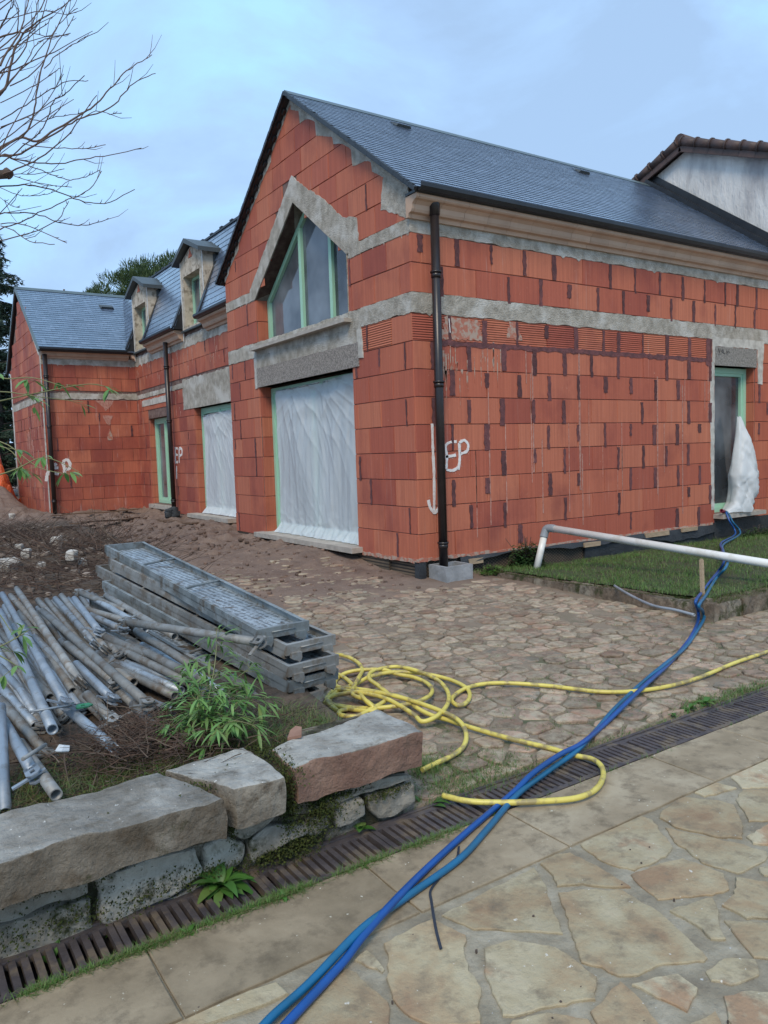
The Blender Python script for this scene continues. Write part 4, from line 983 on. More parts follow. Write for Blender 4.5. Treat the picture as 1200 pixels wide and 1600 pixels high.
# spray-painted marks
def spray(name, strokes, fn, w_=.018, d=.0175):
    mb = MB()
    for st in strokes:
        mb.cut()
        pts = smoothpath([(a, b_, 0) for a, b_ in st], 6); l, r = [], []
        for i, p in enumerate(pts):
            t = (pts[min(i+1, len(pts)-1)]-pts[max(i-1, 0)]); t = Vector((t.x, t.y, 0)).normalized(); nn = Vector((-t.y, t.x, 0)); ww = w_*U(.7, 1.15)
            l.append((p.x+nn.x*ww, p.y+nn.y*ww)); r.append((p.x-nn.x*ww, p.y-nn.y*ww))
        for i in range(len(l)-1):
            q = [l[i], l[i+1], r[i+1], r[i]]; mb.add([fn(a, b_, d) for a, b_ in q]+[fn(a, b_, 0) for a, b_ in q], [(0, 1, 2, 3), (0, 4, 5, 1), (2, 6, 7, 3)])
        for _ in range(0 if fn is fX else 28):
            p = random.choice(pts); a, b_, s = p.x+random.gauss(0, w_*1.1), p.y+random.gauss(0, w_*1.1), U(.0015, .004)
            mb.add([fn(a-s, b_, d-.001), fn(a, b_-s, d-.001), fn(a+s, b_, d-.001), fn(a, b_+s, d-.001)], [(0, 1, 2, 3)])
    return mb.parts(name, M['paint'], house, False)
def rp(x, y): p = ony(x, y, 0); return (p.x, p.z)
spray('painted_mark', [[rp(*q) for q in s] for s in ([(674, 662), (675, 700), (677, 745), (677, 798)], [(668, 781), (671, 793), (678, 801), (684, 794)],
  [(712, 690), (702, 691), (695, 697), (697, 713), (696, 733)], [(694, 714), (706, 712), (711, 711)], [(696, 734), (706, 735), (714, 731)], [(716, 692), (717, 715), (715, 734)], [(716, 692), (724, 688), (730, 695), (728, 705), (718, 709)])], fR, .017)
def rw(x, y): p = ony(x, y, YI); return (p.x, p.z)
spray('painted_mark', [[rw(*q) for q in s] for s in ([(88, 724), (83, 730), (84, 738), (92, 741)], [(84, 731), (91, 731)], [(98, 722), (100, 731), (101, 740)], [(98, 722), (104, 718), (109, 724), (108, 732), (102, 733)], [(76, 735), (73, 745), (72, 752)])], fY, .035, .016)
def rx(x, y): p = onx(x, y, XR); return (p.y, p.z)
spray('painted_mark', [[rx(*q) for q in s] for s in ([(275, 699), (275, 722)], [(275, 700), (279, 701)], [(275, 710), (279, 711)], [(275, 722), (279, 722)], [(281, 700), (281, 723)], [(281, 700), (285, 702), (285, 710), (281, 712)], [(277, 728), (277, 748)])], fX, .028, .016)
spray('painted_mark', [[rp(*q) for q in s] for s in ([(700, 498), (702, 520)],)], fR, .006)
# ------------------------------------------------------------------ neighbour
nb = thing('neighbour_house', 'neighbouring house with roughcast white gable and brown tiled roof behind the new slate roof', 'house', (7.6, 1.84, .2))
NZ, NY, NS = 6.56, 1.84, .40; NX = XE+.03
mb = MB(); mb.prism([(-1.6, .0), (5.3, .0), (5.3, NZ-3.46*NS), (NY, NZ), (-1.6, NZ-3.44*NS)], lambda u, v, q: (NX+q, u, v), 6, 0); fixn(mb.build('wall', M['render'], nb))
mb = MB()
for s in (-1, 1):
    a = Vector((NX-.12, NY, NZ+.10)); vd = Vector((0, s, -NS)).normalized(); Ln = 3.9; nn = Vector((1, 0, 0)).cross(vd); nn = nn if nn.z > 0 else -nn
    mb.obox(a+Vector((3.1, 0, 0))+vd*Ln/2, Vector((3.1, 0, 0)), vd*Ln/2, nn*.03)
rf = mb.build('tiled_roof', M['tile'], nb)
mb = MB()
for s in (-1, 1):
    a = Vector((NX-.13, NY, NZ+.12)); vd = Vector((0, s, -NS)).normalized(); nn = Vector((1, 0, 0)).cross(vd); nn = nn if nn.z > 0 else -nn
    for k in range(13):
        c = a+vd*(.02+k*.30); mb.tube([c+nn*.035, c+vd*.31+nn*.02], [.078, .068], 12); mb.obox(c+vd*.15-nn*.06, Vector((.02, 0, 0)), vd*.148, nn*.075)
        mb.tube([c+nn*.035, c+vd*.03+nn*.035], .088, 12)
mb.tube([(NX-.15, NY, NZ+.17), (NX+6, NY, NZ+.17)], .11, 12)
mb.build('verge_tiles', M['tile'], rf)
mb = MB(); mb.obox((XE-.03, 2.58, RZ+.06), (.05, 0, 0), (0, .08, .03), (0, -.01, .03)); mb.build('flashing_end', M['ridge'], house)

# ------------------------------------------------------------------ trough at the downpipe foot
t = thing('concrete_trough', 'small grey concrete gully box at the foot of the corner downpipe', 'gully box', (.28, -.17, .08))
tx0, tx1, ty0, ty1 = .10, .46, -.335, -.03
mb = MB(); ring = [(tx0, ty0), (tx1, ty0), (tx1, ty1), (tx0, ty1)]; ri = inset(ring, .035)
mb.prism(ring, lambda u, v, d: (u+(u-.28)*d*.08, v+(v+.18)*d*.08, .055+d), 0, .21, holes=[ri]); mb.box((tx0+.03, ty0+.03, .09), (tx1-.03, ty1-.03, .16)); fixn(mb.build('box_wall', M['trough'], t))
mb = MB(); mb.tube([(tx0-.004+.28, ty0-.004, .18), (tx0-.004+.28, ty0-.002+.01, .18)], .06, 20); mb.build('knockout', M['trough'], t)

# ------------------------------------------------------------------ lawn with kerb
def zL(x, y):
    z = .145+.045*min(1, max(0, -y/2.9)); z -= .075*ss(-.9, -.1, y)*ss(.9, 1.6, x)
    return z+.012*nse(x*2, y*2, 2)+.008*nse(x*7, y*7, 6)
mb = MB(); xs = axis([(LX0+.05, 6, .07), (6, 40, 1.2)]); ys = axis([(LY0+.06, -.02, .07)])
mb.add([(x, y, zL(x, y)) for y in ys for x in xs], [(j*len(xs)+i, j*len(xs)+i+1, (j+1)*len(xs)+i+1, (j+1)*len(xs)+i) for j in range(len(ys)-1) for i in range(len(xs)-1)], 0, True)
mb.add([(LX0+.05, LY0+.06, -.05), (40, LY0+.06, -.05), (40, LY0+.06, .20), (LX0+.05, LY0+.06, .19)], [(0, 1, 2, 3)])
M['turf'] = simple('turf_soil', (.035, .055, .018), (.055, .05, .025), 9, .95, bs_=.5)
o = mb.build('lawn', M['turf']); structure(o)
def blade(mb, p, h, w, az, lean, m=0, seg=2):
    d = Vector((math.cos(az), math.sin(az), 0)); q = Vector((-d.y, d.x, 0)); vs_ = []
    for k in range(seg+1):
        t = k/seg; c = p+d*(lean*t*t*h)+Vector((0, 0, h*t*(1-.25*lean*t))); ww = w*(1-t)**.7
        if k < seg: vs_ += [c-q*ww, c+q*ww]
        else: vs_.append(c)
    fs_ = [(2*k, 2*k+1, 2*k+3, 2*k+2) for k in range(seg-1)]+[(2*seg-2, 2*seg-1, 2*seg)]
    mb.add(vs_, fs_, m)
mb = MB()
for _ in range(42000):
    y = U(LY0+.03, -.06); x = LX0+.03+U(0, 1)**1.25*6.2
    if nse(x*2.3, y*2.3, 11) < -.38 and random.random() < .75: continue
    dx, dy = (x-1.35)/.01, 0
    h = U(.02, .06)*(1+.9*nse(x*2.2, y*2.2)); blade(mb, Vector((x, y, zL(x, y)-.004)), h, U(.0012, .0026), U(0, 6.3), U(.2, 1.4), 0 if random.random() < .93 else 1)
for _ in range(3800):
    x = U(LX0, 6); blade(mb, Vector((x, LY0+U(-.085, .08), .172)), U(.02, .09), .002, U(-2.2, -.9) if random.random() < .6 else U(0, 6.3), U(.8, 2.4), 0 if random.random() < .35 else 1)
tag(mb.build('lawn_grass', [M['grass'], M['dgrass']]), 'short green grass covering the small raised lawn by the side wall', 'grass', None, 'stuff')
def rock(mb, poly, z0, z1, amp=.008, step=.035, bev=.012, m=0, seed=0, zfun=None, und=0, f=7):
    pl = []
    for i in range(len(poly)):
        a, b_ = poly[i], poly[(i+1) % len(poly)]; ln = math.hypot(b_[0]-a[0], b_[1]-a[1]); k = max(1, int(ln/step))
        for q in range(k): pl.append((a[0]+(b_[0]-a[0])*q/k, a[1]+(b_[1]-a[1])*q/k))
    ar = sum(pl[i][0]*pl[(i+1) % len(pl)][1]-pl[(i+1) % len(pl)][0]*pl[i][1] for i in range(len(pl)))
    if ar < 0: pl = pl[::-1]
    n = len(pl); cx = sum(p[0] for p in pl)/n; cy = sum(p[1] for p in pl)/n
    def scl(k): return [(cx+(p[0]-cx)*k, cy+(p[1]-cy)*k) for p in pl]
    R_ = max(math.hypot(p[0]-cx, p[1]-cy) for p in pl); kb = 1-bev/R_
    def lv(ring, zz): return [(x, y, zz) for x, y in ring]
    rings = [lv(pl, z0)]; nl = max(2, int((z1-z0)/.03))
    for q in range(1, nl): rings.append(lv(pl, lerp(z0, z1-bev, q/nl)))
    rings += [lv(pl, z1-bev), lv(scl(1-(1-kb)*.35), z1-bev*.3), lv(scl(kb), z1)]
    for k in (.8, .6, .4, .2): rings.append(lv(scl(kb*k), z1))
    vs_ = []
    for ri, rg_ in enumerate(rings):
        for x, y, zz in rg_:
            nn = Vector((nse(x*f+seed, y*f, zz*f), nse(x*f, y*f+seed+9, zz*f), nse(x*f, y*f, zz*f+seed+5)))*amp*1.3 + Vector((nse(x*22, y*22, zz*22+seed), nse(x*22+4, y*22, zz*22+seed), nse(x*22, y*22+4, zz*22+seed)))*amp*.5
            e = und*(zz < z0+.02)*nse(x*5, seed)
            vs_.append((x+nn.x, y+nn.y, zz+nn.z+e+(zfun(x, y) if zfun else 0)))
    fs_ = []
    for r in range(len(rings)-1):
        for i in range(n):
            j = (i+1) % n; fs_.append((r*n+i, r*n+j, (r+1)*n+j, (r+1)*n+i))
    vs_.append((cx, cy, z1+(zfun(cx, cy) if zfun else 0))); o = (len(rings)-1)*n
    for i in range(n): fs_.append((o+i, o+(i+1) % n, len(vs_)-1))
    fs_.append(tuple(range(n))[::-1]); mb.add(vs_, fs_, m, True)
def shade_rock(o, ang=40):
    o.data.polygons.foreach_set('use_smooth', [True]*len(o.data.polygons))
    try: o.data.set_sharp_from_angle(angle=math.radians(ang))
    except Exception: pass
    return o
t = thing('lawn_kerb', 'low mossy stone kerb edging the raised lawn', 'kerb', (LX0, LY0, .03))
y = -.42; k = 0
while y > LY0+.1:
    l = U(.35, .62); y2 = max(y-l, LY0+.0); mb = MB()
    rock(mb, [(LX0-.07+U(-.008, .008), y-.004), (LX0+.06, y-.004), (LX0+.06, y2+.004), (LX0-.07+U(-.008, .008), y2+.004)], court(0, y)-.03, zL(LX0, y)-.005+U(-.008, .008), .008, .04, .015, seed=k)
    shade_rock(mb.build('kerb_stone', M['kerb'], t)); y = y2; k += 1
x = LX0-.07
while x < 6:
    l = U(.4, .8); mb = MB()
    rock(mb, [(x+.004, LY0-.08), (x+l-.004, LY0-.08+U(-.01, .01)), (x+l-.004, LY0+.07), (x+.004, LY0+.07)], -.03, .178+U(-.012, .006), .014, .04, .02, seed=k+20)
    shade_rock(mb.build('kerb_stone', M['kerb'], t)); x += l; k += 1

# ------------------------------------------------------------------ white drain pipe, stake, thin pipe
t = thing('drain_pipe', 'long white PVC pipe with grey elbow propped above the lawn', 'pipe', (1.3, -.42, .12))
pb, pe_ = ony(838, 891, -.42), ony(853, 824, -.42); pe_ = Vector((pe_.x, -.42, pe_.z)); far = onz(1200, 894, .30); dr = (far-pe_).normalized(); far = pe_+dr*4.6
far.z = max(far.z, .2); dr = (far-pe_).normalized()
up = (pe_-pb).normalized(); a0 = pe_-up*.07; a1 = pe_+dr*.07
mb = MB(); mb.tube([pb, a0], .039, 16, hollow=.9); mb.build('upright_pipe', M['pvc'], t)
mb = MB(); mb.tube([a1, far], .040, 18, hollow=.9); mb.build('long_pipe', M['pvc'], t)
mb = MB(); c = [a0-up*.05, a0, pe_-up*.02+dr*.012, pe_+dr*.03, a1, a1+dr*.05]; mb.tube(smoothpath([a0-up*.05, a0, pe_-up*.015+dr*.015, a1, a1+dr*.05], 5), .0455, 16); mb.build('elbow', M['greypvc'], t)
st_b = onz(1098, 934, .18); st_t = Vector((st_b.x+.012, st_b.y+.02, .50)); mb = MB(); dv = st_t-st_b; mb.obox(st_b+dv*.5, Vector((.016, 0, 0)), Vector((0, .012, 0)), dv*.5); mb.obox(st_t+Vector((.0, 0, .004)), (.012, 0, 0), (0, .009, 0), (0, 0, .006))
tag(mb.build('wooden_stake', M['woodl'], None, tuple(st_b)), 'weathered timber stake leaning on the white pipe', 'stake')
pts = [onz(960, 915, .20), onz(985, 930, .20), onz(1020, 946, .215), onz(1055, 953, .225), onz(1085, 961, .225)]
mb = MB(); mb.tube(smoothpath(pts, 6), .011, 8, hollow=.7); tag(mb.build('thin_conduit', M['greypvc'], None, tuple(pts[2])), 'thin curved grey conduit lying along the lawn kerb', 'conduit')
mb = MB()
for q in ((1060, 858, .11), (1185, 872, .13)):
    p = onz(*q); rock(mb, [(p.x+.26*math.cos(a), p.y+.2*math.sin(a)) for a in np.arange(0, 6.2, .5)], .06, p.z+.03, .008, .06, .015)
    break
tag(shade_rock(mb.build('stepping_stone', M['kerb'], None, tuple(p))), 'flat round stepping stone in the grass near the side door', 'stepping stone')

# ------------------------------------------------------------------ drain channel
t = thing('drain_channel', 'cast iron slotted channel drain running between patio and yard', 'drain', (-2, -4.255, 0))
dy0, dy1 = -4.372, -4.138
mb = MB(); mb.box((-9, dy0-.0, -.16), (9, dy0+.012, -.006)); mb.box((-9, dy1-.012, -.16), (9, dy1+.004, .004)); mb.box((-9, dy0, -.16), (9, dy1, -.12)); mb.build('channel', M['iron'], t)
x = -6.31
while x < 5.6:
    mb = MB(); y0, y1 = dy0+.014, dy1-.014; zt, zb = -.002+U(-.002, .002), -.028; e = .004
    mb.box((x+.002, y0, zb), (x+.498, y0+.026, zt)); mb.box((x+.002, y1-.026, zb), (x+.498, y1, zt))
    mb.box((x+.002, y0+.026, zb), (x+.022, y1-.026, zt)); mb.box((x+.478, y0+.026, zb), (x+.498, y1-.026, zt))
    for k in range(1, 13):
        mb.box((x+.022+.0351*k-.0105, y0+.026, zb), (x+.022+.0351*k+.0105, y1-.026, zt-.0015))
    mb.build('grate', M['iron'], t); x += .5
mb = MB()
for _ in range(900):                                # litter caught in the channel
    p = Vector((U(-5.2, 3), U(dy0+.02, dy1-.02), -.118)); blade(mb, p, U(.02, .07), U(.003, .008), U(0, 6.3), U(.5, 2), 0 if random.random() < .6 else 1)
tag(mb.build('drain_litter', [M['dgrass'], M['grass']]), 'dead leaves and weeds caught under the drain grates', 'litter', None, 'stuff')

# ------------------------------------------------------------------ stone retaining wall
t = thing('garden_wall', 'low mossy stone retaining wall with three big coping slabs', 'wall', (-4.5, -4.02, 0))
def q2(pts, z): return [(onz(a, b_, z).x, onz(a, b_, z).y) for a, b_ in pts]
CZt = .365
cop = [(q2([(-60, 1290), (60, 1257), (150, 1232), (248, 1207), (300, 1222), (351, 1247), (250, 1275), (150, 1302), (50, 1330), (0, 1345), (-60, 1365)], CZt), .225, 'copgrey', 'long grey coping stone'),
       (q2([(258, 1203), (320, 1183), (382, 1165), (412, 1184), (446, 1211), (410, 1222), (368, 1234), (330, 1222)], CZt+.005), .24, 'copgrey', None),
       (q2([(424, 1168), (500, 1140), (590, 1108), (628, 1120), (660, 1141), (600, 1158), (520, 1180), (463, 1197)], CZt+.005), .225, 'copred', 'reddish squared coping stone')]
for k, (pl, zb, mt, lb) in enumerate(cop):
    mb = MB(); rock(mb, pl, zb, CZt, .011, .018, .009, seed=31+k*7, und=.03); 
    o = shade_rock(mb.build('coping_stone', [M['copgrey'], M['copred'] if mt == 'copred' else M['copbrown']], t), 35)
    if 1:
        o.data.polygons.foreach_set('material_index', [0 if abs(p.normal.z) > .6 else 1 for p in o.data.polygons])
    if lb: o['label'] = lb
mb = MB(); x = -5.05
while x > -9:
    l = U(.5, .8); rock(mb, [(x, -4.2), (x, -3.9), (x-l+.02, -3.9), (x-l+.02, -4.2)], .22, .36, .012, .04, seed=x); x -= l
shade_rock(mb.build('coping_row', M['copgrey'], t))
M['wallmortar'] = simple('mossy_mortar', (.24, .21, .16), (.035, .034, .016), 7, .95, bs_=.9, bd=.02, lo=.40, hi=.54)
mb = MB(); mb.prism([(-9, -.1), (-3.13, -.1), (-3.10, .26), (-9, .26)], lambda u, v, d: (u, -4.126+d*1.0+.01*v, v), .25, -.0)
mb.box((-3.5, -4.1, .2), (-3.14, -3.8, .33)); mb.box((-9, -4.12, .2), (-3.5, -3.88, .31)); fixn(mb.build('mortar_core', M['wallmortar'], t))
mb = MB(); sd3 = [(-3.16-.36*i-U(0, .14)+(.18 if j % 2 else 0), .03+.125*j+U(-.02, .02)) for i in range(17) for j in range(2)]
for k, c in enumerate(voronoi([(a*.55, b_) for a, b_ in sd3], .14)):
    c = [(min(-3.085, p[0]/.55), max(-.04, min(.225, p[1]))) for p in c]
    c = inset(c, .011)
    if len(c) < 3 or max(p[0] for p in c) > -4.72: continue
    c = chaikin(c, 1, .14)
    b0 = len(mb.v); rock(mb, c, 0, U(.022, .045), .016, .025, .009, seed=k*3.3)
    mb.v[b0:] = [(p[0], -4.122-p[2]+.01, p[1]) for p in mb.v[b0:]]
fixn(shade_rock(mb.build('rubble_stones', M['rubble'], t), 50))
M['rubpale'] = stone_mat('pale_wall_stone', [(0, (.24, .21, .16)), (.5, (.36, .33, .27)), (1, (.48, .45, .38))], 6, (.08, .065, .04), .55, (.5, .48, .42), .76, .9, isl=.05, moss=(.04, .042, .015), mossf=.60)
for k, (pl, hh, mt) in enumerate([
   ([(-90, 1475), (0, 1447), (143, 1405), (148, 1452), (100, 1474), (0, 1512), (-90, 1540)], .040, 'rubble'), ([(-90, 1440), (0, 1412), (138, 1374), (142, 1398), (0, 1438), (-90, 1466)], .034, 'rubpale'),
   ([(150, 1368), (307, 1328), (315, 1362), (277, 1392), (187, 1436), (153, 1444)], .042, 'rubpale'), ([(318, 1326), (352, 1312), (384, 1318), (384, 1345), (330, 1372), (318, 1366)], .030, 'rubble'),
   ([(387, 1318), (417, 1292), (477, 1285), (480, 1302), (452, 1316), (417, 1334), (392, 1350)], .044, 'rubble'), ([(354, 1304), (372, 1288), (410, 1258), (446, 1232), (442, 1268), (412, 1286), (383, 1308)], .036, 'rubpale'),
   ([(484, 1280), (515, 1270), (520, 1290), (500, 1305), (484, 1306)], .03, 'rubble'), ([(522, 1268), (537, 1252), (568, 1244), (574, 1272), (550, 1288), (528, 1296)], .042, 'rubble'), ([(572, 1241), (615, 1229), (648, 1222), (650, 1252), (627, 1270), (590, 1282), (578, 1272)], .044, 'rubble'),
   ([(505, 1256), (530, 1240), (557, 1225), (617, 1214), (642, 1212), (640, 1219), (565, 1241), (537, 1250), (515, 1264)], .036, 'rubpale'), ([(455, 1262), (495, 1250), (505, 1262), (480, 1276), (456, 1280)], .03, 'rubpale'), ([(160, 1452), (280, 1400), (340, 1378), (352, 1392), (200, 1455), (170, 1466)], .026, 'rubble')]):
    q = [(ony(a, b_, -4.155).x, min(.222, max(-.03, ony(a, b_, -4.155).z))) for a, b_ in pl]
    mb = MB(); rock(mb, chaikin(q, 1, .12), 0, hh, .013, .018, .009, seed=k*4.7); mb.v = [(p[0], -4.118-p[2], p[1]) for p in mb.v]
    fixn(shade_rock(mb.build('face_stone', M[mt], t), 45))
mb = MB(); 
for j in range(3):
    b0 = len(mb.v); rock(mb, chaikin([(-4.10+j*.13, -.03), (-3.99+j*.13, -.03), (-3.99+j*.13, .20), (-4.10+j*.13, .20)], 2), 0, .04, .01, .03, .012, seed=50+j)
    mb.v[b0:] = [(-3.135+p[2], p[0], p[1]) for p in mb.v[b0:]]
fixn(shade_rock(mb.build('end_stones', M['rubble'], t), 50))
# moss in the joints
mb = MB()
def mossclump(c, r, n, dirv=Vector((0, -1, 0))):
    for _ in range(n):
        d = Vector((random.gauss(0, .5), random.gauss(0, .5)-.2, random.gauss(0, .4)+.3)).normalized(); p = c+Vector((random.gauss(0, r[0]), random.gauss(0, r[1]), random.gauss(0, r[2])))
        s = U(.004, .010); q = d.orthogonal().normalized()*s*.5; mb.add([p-q, p+q, p+d*s], [(0, 1, 2)])
for q in [(448, 1230, .012, .03, .05, 900), (452, 1270, .02, .02, .04, 900), (505, 1265, .05, .02, .035, 1600), (470, 1320, .05, .02, .03, 1100), (358, 1270, .008, .02, .05, 800), (430, 1335, .07, .02, .02, 1100), (300, 1370, .08, .015, .02, 500), (60, 1390, .12, .015, .01, 600), (230, 1330, .09, .015, .01, 500), (520, 1245, .07, .01, .008, 500), (600, 1240, .08, .015, .008, 500), (40, 1455, .14, .02, .03, 800), (210, 1405, .10, .02, .03, 600), (150, 1345, .04, .015, .05, 500)]:
    c = ony(q[0], q[1], -4.165); mossclump(c, q[2:5], q[5])
for _ in range(40):
    x = U(-4.6, -3.2); mossclump(Vector((x, -3.93+U(-.03, .03), CZt-.03)), (.03, .02, .008), 40)
c = onz(437, 1187, .35); mossclump(c, (.02, .10, .01), 700); c = onz(325, 1225, .35); mossclump(c, (.07, .03, .008), 500); c = onz(398, 1172, .345); mossclump(c+Vector((.02, -.02, 0)), (.02, .05, .01), 400)
tag(mb.build('moss', M['moss']), 'dark green moss growing in the joints of the stone wall', 'moss', None, 'stuff')

# ------------------------------------------------------------------ scaffold decks
def scaffold_deck(nl, fl_, wid=.31, h=.078, label='', flip=False, tone='galvd', Lmax=None):
    nl, fl_ = Vector(nl), Vector(fl_); ax = (fl_-nl); Ln = ax.length; ax.normalize()
    if Lmax: Ln = Lmax
    ay = Vector((0, 0, 1)).cross(ax).normalized()*-1; az = ax.cross(ay); az = -az if az.z < 0 else az
    t = thing('scaffold_deck', label, 'scaffold deck', tuple(nl), 'galvanised scaffold decks stacked on the bed')
    P = lambda u, v, q: nl+ax*u+ay*v+az*q            # q measured from top lip down
    def bx(mb, u0, u1, v0, v1, q0, q1):
        mb.obox(P((u0+u1)/2, (v0+v1)/2, (q0+q1)/2), ax*(u1-u0)/2, ay*(v1-v0)/2, az*(q1-q0)/2)
    mb = MB()
    for a, s in ((0, 1), (wid, -1)):
        mb.cut()
        bx(mb, 0.02, Ln-.02, min(a, a+s*.003), max(a, a+s*.003), -h, 0)
        bx(mb, 0.02, Ln-.02, min(a+s*.003, a+s*.022), max(a+s*.003, a+s*.022), -.0035, -.0005)
        bx(mb, 0.02, Ln-.02, min(a, a+s*.004)-.001*0, max(a, a+s*.007), -h*.52, -h*.44)
        bx(mb, 0.02, Ln-.02, min(a+s*.003, a+s*.02), max(a+s*.003, a+s*.02), -h+.001, -h+.004)
    mb.parts('side_rail', M[tone], t, False)
    mb = MB(); bx(mb, .03, Ln-.03, .004, wid-.004, -.050, -.047); o = mb.build('deck_plate', M['plate'], t)
    for e, s in ((0, 1), (Ln, -1)):
        mb = MB(); bx(mb, min(e, e+s*.02), max(e, e+s*.02), -.003, wid+.003, -h*.72, .002)
        for v in (.055, wid-.055):
            c = P(e-s*.0, v, -h*.55); pr = [(-.03, .0), (.03, 0), (.034, -.035), (.018, -.06), (.008, -.045), (-.012, -.04), (-.03, -.03)]
            mb.prism(pr, lambda a, b_, q: P(e-s*(.002+q), v+a, -h*.55+b_), -.012, .012)
        mb.tube([P(e+s*.006-s*.008, wid/2+dx, -h*.3) for dx in (-.07, .07)], .004, 5)
        fixn(mb.build('end_claw', M[tone], t))
    for u in (Ln*.42, Ln*.72):
        mb = MB(); mb.tube(smoothpath([P(u-.06, .01, -.01), P(u-.03, wid*.35, -.006), P(u, wid*.75, -.004), P(u+.03, wid-.006, -.01)], 5), .0085, 7); mb.build('cross_rod', M[tone], t)
    return t
m, N, L, b = newmat('perforated_plate'); tcn = N.new('ShaderNodeTexCoord'); vo = N.new('ShaderNodeTexBrick'); vo.inputs['Scale'].default_value = 22; vo.inputs['Mortar Size'].default_value = .0; 
mp = N.new('ShaderNodeMapping'); mp.inputs['Rotation'].default_value = (0, 0, 1.50); L.new(tcn.outputs['Object'], mp.inputs[0])
v2 = N.new('ShaderNodeTexVoronoi'); v2.inputs['Scale'].default_value = 1.0; mp.inputs['Scale'].default_value = (26, 60, 1); v2.inputs['Randomness'].default_value = .35; L.new(mp.outputs[0], v2.inputs[0])
mrn = N.new('ShaderNodeMapRange'); mrn.inputs[1].default_value = .30; mrn.inputs[2].default_value = .36; L.new(v2.outputs['Distance'], mrn.inputs[0])
cc = mixc(N, L, noisef(N, L, 6, 6), (.42, .48, .52), (.28, .32, .35)); cc = mixc(N, L, noisef(N, L, 9, 6, .7, (1, 1, 1), .55, .62), cc, (.14, .11, .08)); L.new(mixc(N, L, mrn.outputs[0], (.05, .05, .05), cc), b.inputs['Base Color']); b.inputs['Roughness'].default_value = .42; b.inputs['Metallic'].default_value = .3
M['plate'] = m
dk = [((402, 985), .60, (164, 852), .84, 'uppermost deck of the stack, open tray up with bent rods', 'galvk', None),
      ((448, 1009), .525, (170, 873), .765, 'second scaffold deck from the top, sliding out towards the hose', 'galvd', None),
      ((451, 1042), .445, (150, 884), .70, 'third scaffold deck from the top, edge dirty with mortar', 'galvd', None),
      ((452, 1066), .365, (160, 908), .62, 'fourth scaffold deck from the top, smooth blue-grey rail with white sticker', 'galvk', None),
      ((427, 1102), .275, (140, 935), .53, 'fifth scaffold deck from the top, mostly hidden by the bamboo', 'galvd', None),
      ((427, 1132), .20, (130, 960), .44, 'bottom scaffold deck of the stack touching the soil', 'galvk', None)]
for k, (a, za, b_, zb_, lb, tn, Lm) in enumerate(dk):
    A = onz(*a, za); B_ = onz(*b_, zb_); d = (B_-A); Ln = min(d.length, 2.75); B_ = A+d.normalized()*Ln
    scaffold_deck(A, B_, label=lb, tone=tn)
A = onz(309, 991, .53); # sticker on the fourth deck
# ------------------------------------------------------------------ scaffold tubes
def zo(x, y): return (x/4.212, y/4.212+900)
def zp4(x, y): return (120+x/4.286, 900+y/4.286)
G = 'scaffold tubes lying in a heap on the planted bed'
def head(parent, c, ax, s=1, mt='galvd', kind=0):
    """wedge head: two-cheek bracket with slot and wedge"""
    ax = ax.normalized(); sd_ = ax.cross(Vector((0, 0, 1))).normalized(); up = sd_.cross(ax)
    rot = U(-.9, .9); sd_, up = sd_*math.cos(rot)+up*math.sin(rot), up*math.cos(rot)-sd_*math.sin(rot)
    mb = MB()
    for q in (-.016, .016): mb.prism([(-.01, -.024), (.045, -.026), (.062, -.012), (.062, .012), (.045, .026), (-.01, .024)], lambda a, b_, d: c+ax*a+sd_*b_+up*(q+d), -.003, .003, holes=[[(.02, -.008), (.045, -.008), (.045, .008), (.02, .008)]])
    mb.obox(c+ax*.0, ax*.012, sd_*.024, up*.019)
    h = fixn(mb.build('wedge_head', M[mt], parent))
    mb = MB(); mb.obox(c+ax*.033+sd_*.02, ax*.009, sd_*.06, up*.0035); mb.build('wedge', M[mt], h)
def stube(a, za, b_, zb_, r=.0215, mat_='galvd', label=None, hd=None, sag=0):
    A, B_ = onz(*a, za), onz(*b_, zb_); t = thing('scaffold_tube', label or 'long grey galvanised scaffold tube lying among its likes in the heap behind the stone wall', 'scaffold tube', tuple(A), G)
    mb = MB(); mb.tube([A, A.lerp(B_, .33), A.lerp(B_, .66), B_], r, 14, hollow=.82); mb.build('tube', M[mat_], t)
    d = (B_-A)
    if hd in ('b', 'ab'): head(t, B_, d, mt=mat_)
    if hd in ('a', 'ab'): head(t, A, -d, mt=mat_)
    return t
